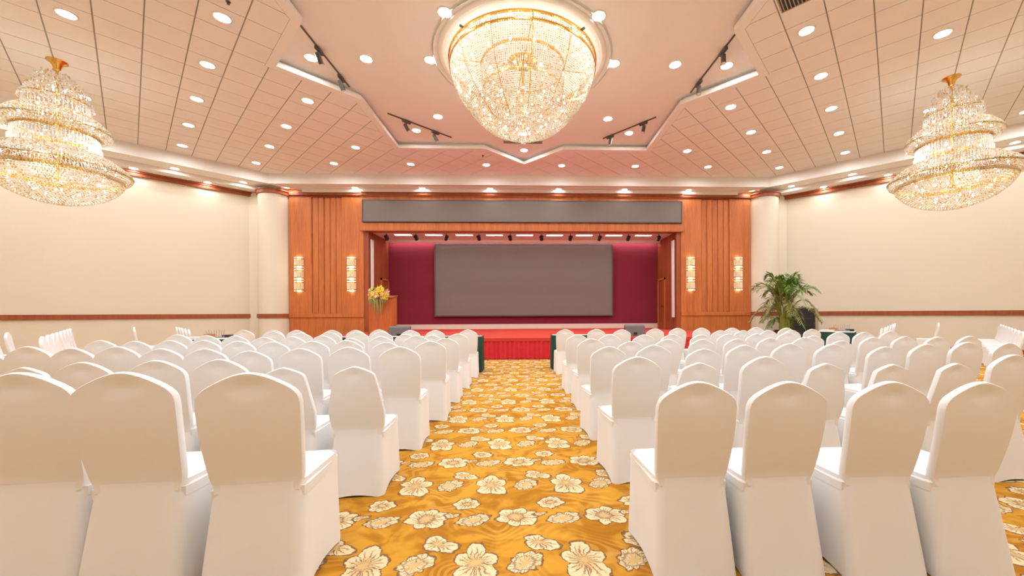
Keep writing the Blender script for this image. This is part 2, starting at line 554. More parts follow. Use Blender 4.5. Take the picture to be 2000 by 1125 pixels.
lip = B().add([(x, y + YC, ZC - 0.002) for x, y in st] + [(x, y + YC, ZC + 0.10) for x, y in st] + [(x, y + YC, ZC + 0.10) for x, y in st3] + [(x, y + YC, ZR) for x, y in st3],
              [(k * n + i, k * n + (i + 1) % n, (k + 1) * n + (i + 1) % n, (k + 1) * n + i) for k in range(3) for i in range(n)])
struct(lip.done('trim_41', 'white'))
struct(mesh('ceiling_recess', [(-5.5, YC - 5.5, ZR), (5.5, YC - 5.5, ZR), (5.5, YC + 5.5, ZR), (-5.5, YC + 5.5, ZR)], [(3, 2, 1, 0)], 'plaster'))
struct(mesh('ceiling_slab', [(-19, -11, ZR + 0.25), (19, -11, ZR + 0.25), (19, 18, ZR + 0.25), (-19, 18, ZR + 0.25)], [(3, 2, 1, 0)], 'plaster'))
ring = B()
for (r0, r1, h) in ((1.62, 1.74, 0.016), (1.80, 1.86, 0.010)):
    ring.lathe([(r0, 0), (r0, -h), (r0 + 0.03, -h - 0.012), (r1 - 0.03, -h - 0.012), (r1, -h), (r1, 0)], 64, (0, YC, ZR))
struct(ring.done('trim_42', 'white', smooth=True))

# stage-side fascia and soffit
def fbox(name, x0, x1, y0, y1, z0, z1, mat, par=None, bevel=0.0):
    o = B().box(x0, x1, y0, y1, z0, z1).done(name, mat, par, bevel=bevel)
    return o
xe = RF - (YFF - YC)
struct(fbox('trim_43', -xe, xe, YFF, YFF + 0.04, ZS1 - 0.02, ZC + 0.06, 'white'))
struct(fbox('trim_44', -xe, xe, YFF - 0.02, YFF + 0.05, ZS1 - 0.05, ZS1 + 0.02, 'white'))
xs = RF - (YF - YC)
struct(mesh('trim_45', [(-xe, YFF + 0.04, ZS1), (xe, YFF + 0.04, ZS1), (xs, YF, ZS1), (-xs, YF, ZS1)], [(3, 2, 1, 0)], 'plaster'))
struct(fbox('trim_46', -xs - 0.3, xs + 0.3, YFF + 0.34, YFF + 0.40, ZS1 - 0.03, ZS1 + 0.01, 'white'))

# ------------------------------------------------------------------ stage wall
XO, XI = 6.2, 9.05      # stage opening half width, panel outer edge
for sgn, nm in ((-1, 'left'), (1, 'right')):
    side = lambda a, b: (min(sgn * a, sgn * b), max(sgn * a, sgn * b))
    wl = struct(fbox('wall_stage_' + nm, *side(XO, XF + 0.1), YF, YF + 0.3, 0, ZC, 'wood'))
    # beige strip beside the column
    p = fbox('wall_panel', *side(XI - 0.02, XF), YF - 0.012, YF, 0.0, 5.94, 'wall', wl)
    for (a, b, dep) in ((8.17, XI - 0.03, 0.05), (6.2, 7.03, 0.05)):
        fbox('wood_panel', *side(a, b), YF - dep, YF, 1.30, 5.79, 'wood', wl, bevel=0.006)
    nfl = 5
    for i in range(nfl):
        a = 7.045 + i * (1.11 / nfl); b = a + 1.11 / nfl - 0.028
        fbox('fluted_board', *side(a, b), YF - (0.035 if i % 2 else 0.022), YF, 1.30, 5.77, 'wood', wl, bevel=0.012)
    fbox('wood_panel', *side(XO, XI - 0.03), YF - 0.04, YF, 0.0, 1.15, 'wood', wl, bevel=0.006)
    fbox('chair_rail', *side(XO, XI), YF - 0.075, YF, 1.15, 1.30, 'wood', wl, bevel=0.012)
    fbox('crown_board', *side(6.25, XI), YF - 0.10, YF, 5.83, 5.94, 'wood_trim', wl, bevel=0.01)
    fbox('crown_strip', *side(6.25, XI), YF - 0.07, YF, 5.785, 5.805, 'wood_trim', wl)
    struct(fbox('trim_%d' % (50 + (sgn > 0)), *side(XO, xs), YF - 0.14, YF, 5.94, ZS1, 'white', bevel=0.01))
    # half-round column
    cxm = sgn * 9.57; r = 0.53
    colo = struct(B().lathe([(r, 0), (r, 5.79)], 40, (cxm, YF, 0), pi, 2 * pi).done('column_' + nm, 'wall', smooth=True))
    B().lathe([(r, 5.79), (r + 0.05, 5.80), (r + 0.05, 5.90), (r + 0.08, 5.92), (r + 0.08, 5.96), (r, 5.96)], 40, (cxm, YF, 0), pi, 2 * pi).done('column_crown', 'wood_trim', colo)
    B().lathe([(r, 1.15), (r + 0.04, 1.15), (r + 0.04, 1.30), (r, 1.30)], 40, (cxm, YF, 0), pi, 2 * pi).done('column_rail', 'wood_trim', colo)
    B().lathe([(r, 0.0), (r + 0.03, 0.0), (r + 0.03, 0.12), (r, 0.12)], 40, (cxm, YF, 0), pi, 2 * pi).done('column_base', 'wood_trim', colo)

# header above the stage opening
hd = struct(fbox('wall_stage_header', -XO - 0.06, XO + 0.06, YF - 0.10, YF + 0.3, 4.477, 5.79, 'wood'))
fbox('crown_board', -XO - 0.06, XO + 0.06, YF - 0.16, YF, 5.83, 5.95, 'wood_trim', hd, bevel=0.01)
fbox('crown_strip', -XO - 0.06, XO + 0.06, YF - 0.13, YF, 5.79, 5.83, 'wood', hd)
fbox('crown_cove', -XO - 0.06, XO + 0.06, YF - 0.2, YF, 5.95, ZS1, 'white', hd, bevel=0.01)
fbox('lower_beam', -XO - 0.06, XO + 0.06, YF - 0.13, YF - 0.1, 4.477, 4.79, 'wood', hd, bevel=0.008)
fbox('beam_edge', -XO - 0.1, XO + 0.1, YF - 0.15, YF - 0.09, 4.462, 4.49, 'wood_trim', hd)

ban = thing('led_banner', 'long grey-brown led banner screen above the stage opening', 'screen', (0, YF - 0.11, 4.80))
fbox('display', -6.16, 6.16, -0.085, -0.055, 0.03, 0.82, 'screen', ban)
fbox('housing', -6.2, 6.2, -0.06, 0.0, 0.0, 0.85, 'dgrey', ban)
for (a, b, c, d_) in ((-6.2, 6.2, 0.0, 0.03), (-6.2, 6.2, 0.82, 0.85), (-6.2, -6.16, 0.03, 0.82), (6.16, 6.2, 0.03, 0.82)):
    fbox('frame_bar', a, b, -0.095, -0.055, c, d_, 'dgrey', ban)

# stage box
ZST = 0.587
XS, YB = 6.0, 17.05
back_w = struct(fbox('wall_stage_back', -XS - 0.1, XS + 0.1, YB, YB + 0.1, 0, 4.6, 'wine'))
struct(fbox('baseboard_stage', -XS, XS, YB - 0.05, YB, ZST + 0.003, ZST + 0.215, 'wall'))
for sgn, nm in ((-1, 'left'), (1, 'right')):
    side = lambda a, b: (min(sgn * a, sgn * b), max(sgn * a, sgn * b))
    ws = struct(fbox('wall_wing_' + nm, *side(XS, XS + 0.15), YF + 0.3, YB, 0, 4.6, 'wood_dark'))
    fbox('jamb_board', *side(XS + 0.03, XO + 0.005), YF - 0.02, YF + 0.3, ZST, 4.47, 'wood_trim', ws)
    fbox('pale_strip', *side(XS - 0.035, XS + 0.0), YF + 0.1, YF + 0.34, 1.09, 4.19, 'white', ws, bevel=0.006)
    # door with frame in the wing wall
    dr = struct(fbox('door_%d' % (1 if sgn < 0 else 2), *side(XS - 0.012, XS), 16.18, 16.92, ZST + 0.004, 2.70, 'wood_trim'))
    for (y0, y1, z0, z1) in ((16.10, 16.18, ZST + 0.004, 2.78), (16.92, 17.0, ZST + 0.004, 2.78), (16.10, 17.0, 2.70, 2.78)):
        fbox('door_frame', *side(XS - 0.05, XS), y0, y1, z0, z1, 'wood', dr)
    hb = B().bar((sgn * (XS - 0.012), 16.30, 1.56), (sgn * (XS - 0.07), 16.30, 1.56), 0.025)
    hb.bar((sgn * (XS - 0.07), 16.29, 1.56), (sgn * (XS - 0.07), 16.44, 1.56), 0.025)
    hb.done('door_handle', 'gold', dr)
struct(fbox('ceiling_stage', -XS - 0.2, XS + 0.2, YF + 0.3, YB, 4.478, 4.60, 'plaster'))
struct(fbox('trim_60', -XS, XS, YB - 0.34, YB - 0.26, 4.36, 4.478, 'white'))
cv = tag(fbox('cove_light', -XS + 0.1, XS - 0.1, YB - 0.18, YB - 0.14, 4.42, 4.45, 'cove'), 'long cove light tube hidden above the wine red stage backdrop', 'light')

scn = thing('led_screen', 'large grey-brown led screen standing before the wine red backdrop', 'screen', (-0.02, YB - 0.02, 1.15))
fbox('display', -3.89, 3.89, -0.125, -0.09, 0.05, 3.15, 'screen', scn)
fbox('housing', -3.94, 3.94, -0.09, 0.0, 0.0, 3.20, 'black', scn)
for (a, b, c, d_) in ((-3.94, 3.94, 0.0, 0.05), (-3.94, 3.94, 3.15, 3.20), (-3.94, -3.89, 0.05, 3.15), (3.89, 3.94, 0.05, 3.15)):
    fbox('frame_bar', a, b, -0.14, -0.09, c, d_, 'dgrey', scn)

# stage platform
YSF = 10.62
stg = thing('stage_platform', 'low red carpeted stage with pleated red skirt', 'stage', (0, YSF, 0))
XP = 6.3
B().box(-XP, XP, 0, YF - YSF - 0.16, ZST - 0.06, ZST).done('deck', 'red', stg)
B().box(-XS, XS, YF - YSF - 0.16, YB - YSF, ZST - 0.06, ZST).done('inner_deck', 'red', stg)
B().box(-XP + 0.05, XP - 0.05, 0.06, YF - YSF - 0.2, 0.0, ZST - 0.06).done('riser_frame', 'black', stg)
B().box(-XP, XP, -0.03, 0.01, ZST - 0.085, ZST + 0.004).done('skirt_band', 'red', stg)
sk = B()
N = 620
pts = []
for i in range(N + 1):
    x = -XP + 2 * XP * i / N
    ph = i * 2 * pi / 6.2
    pts.append((x + 0.006 * sin(ph * 2.0 + 1), -0.012 + 0.016 * sin(ph) + 0.006 * sin(ph * 0.37)))
vs = [(x, y, ZST - 0.07) for x, y in pts] + [(x, y * 1.5 - 0.01, 0.012) for x, y in pts]
sk.add(vs, [(i, i + N + 1, i + N + 2, i + 1) for i in range(N)])
sk.done('pleated_skirt', 'redcloth', stg, smooth=True)

# ------------------------------------------------------------------ downlights
ORD = ['first', 'second', 'third', 'fourth', 'fifth', 'sixth', 'seventh', 'eighth', 'ninth', 'tenth', 'eleventh', 'twelfth', 'thirteenth', 'fourteenth']
dl_me = {}
def downlight_proto(mat, r):
    tr = B().lathe([(r, 0.012), (r, -0.004), (r + 0.006, -0.012), (r + 0.03, -0.012), (r + 0.034, 0.0)], 20)
    me = bpy.data.meshes.new('trim_ring'); me.from_pydata(tr.v, [], tr.f); me.materials.append(MT['white']); me.shade_smooth()
    ln = [(r * cos(2 * pi * i / 10), r * sin(2 * pi * i / 10), -0.002) for i in range(10)]
    m2 = bpy.data.meshes.new('lens'); m2.from_pydata(ln, [], [tuple(reversed(range(10)))]); m2.materials.append(MT[mat])
    return me, m2
for key, mat, r in (('a', 'lamp', 0.11), ('w', 'wash', 0.10)):
    dl_me[key] = downlight_proto(mat, r)
def downlight(x, y, z, key, label, group):
    t = thing('downlight', label, 'downlight', (x, y, z), 0, group)
    link('trim_ring', dl_me[key][0], t); link('lens', dl_me[key][1], t)
    return t
G = 1.287
CHX = 9.37
for sgn, who in ((-1, 'lectern'), (1, 'palm')):
    for k in range(0, 12):
        for j in range(-9, 5):
            if (k + j) % 2: continue
            x, y = 1.32 + G * k - 0.02, G * j
            if x + abs(y) > RF - 0.9 or y > 5.3: continue
            if x < SQ + 0.35 and abs(y) < SQ + 0.35: continue
            if x + abs(y) < DI + 0.35: continue
            if abs(x - CHX) < 0.9 and abs(y) < 0.9: continue
            downlight(sgn * x, y + YC, ZC, 'a', 'round downlight among ceiling tiles, %s row from the stage, %s from the centre, %s side' % (ORD[4 - j], ORD[k // 2], who), 'tile ceiling downlights, %s side' % who)
    lab = 'round downlight in the wall soffit on the %s side' % who
    for i in range(-1, 6):
        xx = 10.17 + 1.265 * i
        if i >= 0:
            downlight(sgn * xx, 14.2 - 1.275 * i, ZS1, 'w', 'round downlight in the inner soffit row, %s from the stage, %s side' % (ORD[i], who), 'soffit downlights, inner row, %s side' % who)
        xo = 11.22 + 1.265 * i
        if 0 <= i < 5:
            downlight(sgn * xo, 13.95 - 1.275 * i, ZS2, 'w', 'round downlight in the soffit row at the wall, %s from the stage, %s side' % (ORD[i], who), 'soffit downlights close to the wall, %s side' % who)
for i, x in enumerate((1.32, 3.9, 6.43, 8.95)):
    for s in (-1, 1):
        downlight(s * x, 14.74, ZS1, 'w', 'round soffit downlight above the stage wall, %s from the centre, %s side' % (ORD[i], 'lectern' if s < 0 else 'palm'), 'soffit downlights above the stage wall')
rec = [(1.36, 1.28), (-1.36, 1.28), (1.36, -1.28), (-1.36, -1.28)]
for (a, b) in ((1, 0), (-1, 0), (0, 1), (0, -1)):
    for r in (1.93, 3.25, 4.37): rec.append((a * r, b * r))
for r in (2.30, 3.10):
    for a in (1, -1):
        rec.append((a * r, r)); rec.append((a * r, -r))
for (x, y) in rec:
    if (x, y) in ((0, 1.93),): continue
    rr_ = sqrt(x * x + y * y); dirn = ('the stage' if y > 0 else 'the rear') if abs(y) > 0.01 else ''
    sidew = ('lectern side' if x < 0 else 'palm side') if abs(x) > 0.01 else 'on the centre line'
    where = 'tight beside the big chandelier' if rr_ < 2 else 'midway out from the big chandelier' if rr_ < 3.4 else 'in a star point'
    lab = 'recess downlight %s%s, %s' % (where, (' towards ' + dirn) if dirn else '', sidew)
    downlight(x, y + YC, ZR, 'a', lab, 'recess downlights')
for i in range(9):
    x = -4.9 + 9.8 * i / 8
    t = thing('panel_light', 'flat white stage ceiling panel light, %s counted from the lectern end' % ORD[i], 'ceiling light', (x, 15.62, 4.478), 0, 'stage ceiling panel lights')
    B().box(-0.36, 0.36, -0.12, 0.12, -0.016, 0.0).done('frame', 'white', t)
    B().add([(-0.33, -0.09, -0.0165), (0.33, -0.09, -0.0165), (0.33, 0.09, -0.0165), (-0.33, 0.09, -0.0165)], [(3, 2, 1, 0)]).done('diffuser', 'panel', t)

# ------------------------------------------------------------------ ceiling fittings: tracks, vents, sprinklers
def track(p, q, spots, label, aim):
    p, q = Vector((*p, ZR)), Vector((*q, ZR))
    t = thing('track_light', label, 'spotlight', p)
    d = q - p
    B().bar((0, 0, -0.014), (d.x, d.y, -0.014), 0.022, 0.028).done('rail', 'dgrey', t)
    dn = d.normalized()
    for f in spots:
        c = d * f
        b = B().bar(c + dn * -0.12 + Vector((0, 0, -0.05)), c + dn * 0.12 + Vector((0, 0, -0.05)), 0.07, 0.06)
        ad = b.done('adapter', 'dgrey', t, bevel=0.01)
        ax = Vector(aim).normalized()
        j = c + Vector((0, 0, -0.08)); h = j + Vector((0, 0, -0.12))
        B().bar(j, h, 0.02).done('swivel_arm', 'dgrey', ad)
        B().tube([h - ax * 0.10, h - ax * 0.09, h + ax * 0.10, h + ax * 0.11], [0.035, 0.048, 0.048, 0.053], 14).done('lamp_can', 'dgrey', ad, smooth=False)
        B().tube([h + ax * 0.111, h + ax * 0.113], [0.045, 0.043], 14).done('lamp_face', 'paper', ad)
track((-4.06, 7.13), (-4.04, 9.04), (0.33, 0.80), 'slim ceiling track with two black spotlights beside the side point of the recess, lectern side', (0.25, 0.35, -0.9))
track((4.04, 7.13), (4.02, 9.04), (0.22, 0.78), 'slim ceiling track with two black spotlights beside the side point of the recess, palm side', (-0.1, -0.2, -0.9))
track((-3.58, 10.2), (-2.17, 11.55), (0.27, 0.72), 'slim diagonal ceiling track with two black spotlights towards the stage, lectern side', (0.45, 0.2, -0.8))
track((3.58, 10.2), (2.4, 11.5), (0.22, 0.85), 'slim diagonal ceiling track with two black spotlights towards the stage, palm side', (-0.2, -0.1, -0.9))

def vent(x, y, z, wx, wy, nsl, label, rz=0.0):
    t = thing('air_vent', label, 'vent', (x, y, z), rz)
    b = B()
    for (a0, a1, b0, b1) in ((-wx, wx, -wy, -wy + 0.02), (-wx, wx, wy - 0.02, wy), (-wx, -wx + 0.02, -wy, wy), (wx - 0.02, wx, -wy, wy)):
        b.box(a0, a1, b0, b1, -0.015, 0.0)
    b.done('frame', 'tbar', t)
    B().box(-wx + 0.01, wx - 0.01, -wy + 0.01, wy - 0.01, -0.004, -0.001).done('duct', 'black', t)
    for i in range(nsl):
        if wx > wy * 2:
            yy = -wy + 0.02 + (2 * wy - 0.04) * (i + 0.5) / nsl
            B().box(-wx + 0.02, wx - 0.02, yy - 0.006, yy + 0.006, -0.012, -0.004).done('slat', 'tbar', t)
        else:
            xx = -wx + 0.02 + (2 * wx - 0.04) * (i + 0.5) / nsl
            B().box(xx - 0.008, xx + 0.008, -wy + 0.02, wy - 0.02, -0.012, -0.004).done('slat', 'tbar', t)
vent(-0.03, 11.82, ZR, 0.60, 0.09, 4, 'long narrow air vent in the ceiling recess behind the big chandelier')
vent(4.43, 6.02, ZC - 0.001, 0.25, 0.25, 9, 'square slatted air vent in the tiled ceiling', -pi / 4)
for (x, y) in ((-1.33, 12.42), (-4.80, 6.42)):
    B().lathe([(0.035, 0), (0.035, -0.008), (0.012, -0.012), (0.012, -0.035), (0.022, -0.037), (0.022, -0.043), (0.0, -0.043)], 12, (0, 0, 0)).done('sprinkler', 'dgrey')
    o = C.objects[-1]; o.location = (x, y, ZC)
    tag(o, 'small sprinkler head under the ceiling tiles ' + ('near the stage' if y > 10 else 'beside the star recess'), 'sprinkler')

# ------------------------------------------------------------------ chandeliers
def interp(prof, t):
    L = [0.0]
    for a, b in zip(prof, prof[1:]): L.append(L[-1] + sqrt((a[0] - b[0]) ** 2 + (a[1] - b[1]) ** 2))
    s = t * L[-1]
    for i in range(len(L) - 1):
        if s <= L[i + 1] + 1e-9:
            f = (s - L[i]) / max(1e-9, L[i + 1] - L[i])
            return prof[i][0] + (prof[i + 1][0] - prof[i][0]) * f, prof[i][1] + (prof[i + 1][1] - prof[i][1]) * f
    return prof[-1]
def plen(prof):
    return sum(sqrt((a[0] - b[0]) ** 2 + (a[1] - b[1]) ** 2) for a, b in zip(prof, prof[1:]))
def beadnet(prof, pitch, r, jit=0.0, minn=8, elong=1.0):
    """rings of beads following a turned profile"""
    b = B()
    n = max(2, int(plen(prof) / pitch))
    for i in range(n + 1):
        rr, z = interp(prof, i / n)
        m = max(minn, int(2 * pi * rr / pitch))
        off = random.random() if jit else 0
        for j in range(m):
            t = 2 * pi * (j + off) / m
            q = rr + random.uniform(-jit, jit)
            b.octa((q * cos(t), q * sin(t), z + random.uniform(-jit, jit)), r, r * elong)
    return b
def strands(prof, m, pitch, r):
    """vertical strings of beads that keep their angle"""
    b = B()
    n = int(plen(prof) / pitch)
    for i in range(n + 1):
        rr, z = interp(prof, i / n)
        mm = m
        while mm > 12 and 2 * pi * rr / mm < r * 1.6: mm //= 2
        for j in range(mm):
            t = 2 * pi * j / mm
            b.octa((rr * cos(t), rr * sin(t), z), r)
    return b
def rods(rad, z0, z1, m, w):
    b = B()
    for j in range(m):
        t = 2 * pi * j / m
        b.tube([(rad * cos(t), rad * sin(t), z0), (rad * cos(t), rad * sin(t), z1 + 0.02), (rad * cos(t), rad * sin(t), z1)], [w, w, w * 0.3], 4, True)
    return b
bulb_me = None
def bulb(x, y, z, parent, r=0.025):
    global bulb_me
    if bulb_me is None:
        ob = B().octa((0, 0, 0), 1.0)
        bulb_me = bpy.data.meshes.new('bulb'); bulb_me.from_pydata(ob.v, [], ob.f); bulb_me.materials.append(MT['bulb']); bulb_me.shade_smooth()
    o = link('bulb', bulb_me, parent); o.location = (x, y, z); o.scale = (r, r, r * 1.3)

def gring(parent, rad, z, w, h, name='gold_ring'):
    B().lathe([(rad - w, z), (rad + w, z), (rad + w, z + h), (rad - w, z + h), (rad - w, z)], 56).done(name, 'gold', parent, smooth=False)

big = thing('crystal_chandelier', 'huge bowl-shaped crystal bead chandelier in the star-shaped ceiling recess', 'chandelier', (0, YC, 4.85))
prof = [(1.50, 1.60), (1.49, 1.45), (1.44, 1.25), (1.34, 1.03), (1.20, 0.82), (1.02, 0.60), (0.80, 0.40), (0.66, 0.33), (0.48, 0.24), (0.30, 0.16), (0.14, 0.10), (0.03, 0.0)]
o = strands(prof, 216, 0.034, 0.0165).done('outer_bead_net', 'crystal', big); o['kind'] = 'stuff'
prof2 = [(0.86, 1.55), (0.86, 1.25), (0.82, 1.05), (0.72, 0.86), (0.55, 0.70), (0.34, 0.58), (0.10, 0.52)]
o = strands(prof2, 128, 0.036, 0.0160).done('inner_bead_net', 'crystal', big); o['kind'] = 'stuff'
gring(big, 1.515, 1.60, 0.02, 0.035); gring(big, 1.505, 1.47, 0.015, 0.03); gring(big, 0.87, 1.56, 0.015, 0.04); gring(big, 0.84, 1.06, 0.01, 0.025)
fr = B().lathe([(0.30, 1.727), (0.30, 1.70), (0.12, 1.67), (0.0, 1.67)], 40)
for k in range(4):
    t = 2 * pi * k / 4 + 0.13
    B().bar((0.06 * cos(t), 0.06 * sin(t), 1.64), (1.50 * cos(t), 1.50 * sin(t), 1.62), 0.015).done('gold_spoke', 'gold', big)
fr.done('ceiling_plate', 'gold', big)
for k in range(12):
    t = 2 * pi * k / 12 + 0.13
    pts = [(r * 0.965 * cos(t), r * 0.965 * sin(t), z + 0.01) for r, z in prof[:8]]
    B().tube(pts, 0.012, 5).done('gold_rib', 'gold', big)
B().tube([(0, 0, 1.70), (0, 0, 0.30)], 0.03, 10).done('centre_rod', 'gold', big)
for (rr, z, m, ph) in ((1.36, 1.56, 20, 0.5), (1.25, 1.32, 18, 0.0), (1.10, 1.0, 14, 0.2), (0.62, 1.25, 8, 0.1), (0.82, 0.70, 12, 0.0), (0.42, 0.85, 6, 0.3), (0.48, 0.42, 8, 0.1), (0.16, 0.26, 4, 0.4)):
    for k in range(m):
        t = 2 * pi * (k + ph) / m
        bulb(rr * cos(t), rr * sin(t), z, big)
for k in range(4):
    t = pi / 4 + k * pi / 2
    B().bar((1.52 * cos(t), 1.52 * sin(t), 1.62), (1.60 * cos(t), 1.60 * sin(t), 1.62), 0.03).done('fixing_bracket', 'dgrey', big)

def tiered(x, label):
    ch = thing('tiered_chandelier', label, 'chandelier', (x, 8.03, 3.53))
    zc = ZC - 3.53
    B().lathe([(0.15, zc), (0.15, zc - 0.02), (0.10, zc - 0.05), (0.065, zc - 0.10), (0.05, zc - 0.17), (0.02, zc - 0.19), (0.0, zc - 0.19)], 20).done('gold_canopy', 'gold', ch, smooth=True)
    B().tube([(0, 0, zc - 0.15), (0, 0, 0.45)], 0.022, 8).done('centre_rod', 'gold', ch)
    # crown of drops
    o = beadnet([(0.17, 2.60), (0.30, 2.44), (0.37, 2.25), (0.46, 2.08)], 0.060, 0.021, 0.03, elong=1.5).done('crown_drops', 'crystal_clear', ch); o['kind'] = 'stuff'
    o = beadnet([(0.08, 2.52), (0.20, 2.36), (0.26, 2.18)], 0.07, 0.021, 0.03).done('inner_drops', 'crystal_clear', ch); o['kind'] = 'stuff'
    o = beadnet([(0.47, 2.07), (0.49, 1.99)], 0.036, 0.016).done('upper_band', 'crystal', ch); o['kind'] = 'stuff'
    o = rods(0.44, 2.06, 1.84, 46, 0.011).done('upper_rods', 'crystal_clear', ch); o['kind'] = 'stuff'
    gring(ch, 0.445, 2.05, 0.012, 0.02)
    # middle saucer
    o = beadnet([(0.46, 1.84), (0.60, 1.74), (0.72, 1.60), (0.755, 1.53)], 0.040, 0.018).done('saucer_top', 'crystal', ch); o['kind'] = 'stuff'
    o = beadnet([(0.755, 1.53), (0.73, 1.45), (0.60, 1.42)], 0.040, 0.018).done('saucer_underside', 'crystal', ch); o['kind'] = 'stuff'
    gring(ch, 0.585, 1.39, 0.012, 0.05, 'gold_band'); gring(ch, 0.74, 1.52, 0.01, 0.02)
    # drum of rods
    o = rods(0.575, 1.40, 1.13, 70, 0.012).done('drum_rods', 'crystal_clear', ch); o['kind'] = 'stuff'
    o = rods(0.60, 1.20, 0.95, 64, 0.012).done('lower_rods', 'crystal_clear', ch); o['kind'] = 'stuff'
    gring(ch, 0.57, 1.38, 0.01, 0.02)
    # big saucer and bowl
    o = beadnet([(0.60, 1.06), (0.76, 0.98), (0.92, 0.86), (1.03, 0.75), (1.055, 0.70)], 0.042, 0.0185).done('rim_top', 'crystal', ch); o['kind'] = 'stuff'
    o = beadnet([(1.055, 0.70), (1.03, 0.62), (0.93, 0.57)], 0.042, 0.0185).done('rim_underside', 'crystal', ch); o['kind'] = 'stuff'
    gring(ch, 0.915, 0.53, 0.012, 0.07, 'gold_band'); gring(ch, 1.04, 0.68, 0.01, 0.02)
    o = beadnet([(0.93, 0.55), (0.90, 0.46), (0.80, 0.32), (0.66, 0.20), (0.48, 0.10), (0.28, 0.03), (0.04, 0.0)], 0.046, 0.0205).done('bowl_beads', 'crystal', ch); o['kind'] = 'stuff'
    for (rr, z, m) in ((0.80, 0.74, 14), (0.62, 0.42, 9), (0.30, 0.22, 5), (0.42, 1.22, 9), (0.56, 1.58, 10), (0.27, 1.98, 6), (0.10, 2.30, 3)):
        for k in range(m):
            t = 2 * pi * (k + 0.37) / m
            bulb(rr * cos(t), rr * sin(t), z, ch, 0.022)
    return ch
tiered(-CHX, 'tiered crystal chandelier with gold bands hanging on the lectern side')
tiered(CHX, 'tiered crystal chandelier with gold bands hanging on the potted palm side')

rb = random.Random(3)
for o in list(C.objects):
    if o.type == 'MESH' and o.parent and o.parent.name.startswith(('crystal_chandelier', 'tiered_chandelier')) and o.get('kind') == 'stuff' and not o.name.split('.')[0].endswith('rods'):
        me = o.data
        me.materials.append(MT['crystal_gold']); me.materials.append(MT['crystal_spark'])
        idx = []
        for k in range(len(me.polygons) // 8):
            r_ = rb.random()
            idx += [1 if r_ < 0.16 else 2 if r_ < 0.28 else 0] * 8
        me.polygons.foreach_set('material_index', idx)

# ------------------------------------------------------------------ sconces
def sconce(x, label):
    t = thing('wall_sconce', label, 'sconce', (x, YF - 0.05, 2.15))
    B().box(-0.10, 0.10, -0.02, 0.0, 0.02, 1.30).done('back_plate', 'gold', t)
    for k in range(3):
        z0 = 0.0 + k * 0.455; z1 = z0 + 0.40
        b = B()
        for i in range(13):
            a = pi + pi * i / 12
            px, py = 0.155 * cos(a), 0.155 * sin(a) - 0.02
            b.tube([(px, py, z0), (px, py, z1)], 0.0125, 5)
        sh = b.done('crystal_shade', 'crystal_clear', t)
        for zz in (z0 + 0.05, z1 - 0.08):
            B().lathe([(0.140, zz), (0.172, zz), (0.172, zz + 0.03), (0.140, zz + 0.03), (0.140, zz)], 16, (0, -0.02, 0), pi, 2 * pi).done('gold_hoop', 'gold', sh)
        for zz in (z0 + 0.03, z1 - 0.03):
            B().lathe([(0.0, zz - 0.03), (0.075, zz - 0.03), (0.085, zz), (0.075, zz + 0.03), (0.0, zz + 0.03)], 12, (0, -0.02, 0), pi, 2 * pi).done('bulb', 'sconce_bulb', sh)
sconce(-8.63, 'three-tier crystal wall sconce near the column on the lectern side')
sconce(-6.65, 'three-tier crystal wall sconce near the stage opening on the lectern side')
sconce(6.57, 'three-tier crystal wall sconce near the stage opening on the palm side')
sconce(8.49, 'three-tier crystal wall sconce near the column on the palm side')

# ------------------------------------------------------------------ stage lights
sp_names = ['first', 'second', 'third', 'fourth', 'fifth', 'sixth', 'seventh', 'eighth', 'ninth', 'tenth']
for i, x in enumerate((-5.48, -4.32, -3.12, -1.83, -0.58, 0.68, 1.85, 3.04, 4.21, 5.46)):
    t = thing('stage_spotlight', 'small black stage spotlight under the opening beam, %s counted from the lectern end' % sp_names[i], 'spotlight', (x, YF + 0.36, 4.478), (0.5 if i == 2 else random.uniform(-0.25, 0.25)), 'stage spotlights')
    t.scale = (0.72, 0.72, 0.72)
    B().bar((0, 0, 0), (0, 0, -0.14), 0.03).done('hanger', 'black', t)
    b = B().bar((-0.12, 0, -0.13), (0.12, 0, -0.13), 0.02); b.bar((-0.12, 0, -0.13), (-0.12, 0, -0.24), 0.02); b.bar((0.12, 0, -0.13), (0.12, 0, -0.24), 0.02)
    b.done('yoke', 'black', t)
    hd_ = B().tube([(0, -0.10, -0.16), (0, -0.08, -0.165), (0, 0.10, -0.29), (0, 0.12, -0.30)], [0.06, 0.095, 0.105, 0.11], 12).done('lamp_can', 'black', t)
    B().tube([(0, 0.121, -0.301), (0, 0.124, -0.303)], [0.095, 0.09], 12).done('lens', 'dgrey', hd_)

# ------------------------------------------------------------------ lectern, bouquet, stage monitors
lc = thing('lectern', 'tall plain cherry wood lectern at the side of the stage', 'lectern', (-4.75, 13.0, ZST + 0.001))
LW = 0.37
B().add([(-LW, -0.25, 0), (LW, -0.25, 0), (LW, 0.25, 0), (-LW, 0.25, 0), (-LW, -0.27, 1.20), (LW, -0.27, 1.20), (LW, 0.27, 1.28), (-LW, 0.27, 1.28)],
        [(3, 2, 1, 0), (4, 5, 6, 7), (0, 1, 5, 4), (1, 2, 6, 5), (2, 3, 7, 6), (3, 0, 4, 7)]).done('body', 'wood', lc, bevel=0.008)
B().add([(-LW - .03, -0.30, 1.20), (LW + .03, -0.30, 1.20), (LW + .03, 0.30, 1.29), (-LW - .03, 0.30, 1.29), (-LW - .03, -0.30, 1.23), (LW + .03, -0.30, 1.23), (LW + .03, 0.30, 1.32), (-LW - .03, 0.30, 1.32)],
        [(3, 2, 1, 0), (4, 5, 6, 7), (0, 1, 5, 4), (1, 2, 6, 5), (2, 3, 7, 6), (3, 0, 4, 7)]).done('reading_top', 'wood_trim', lc, bevel=0.006)
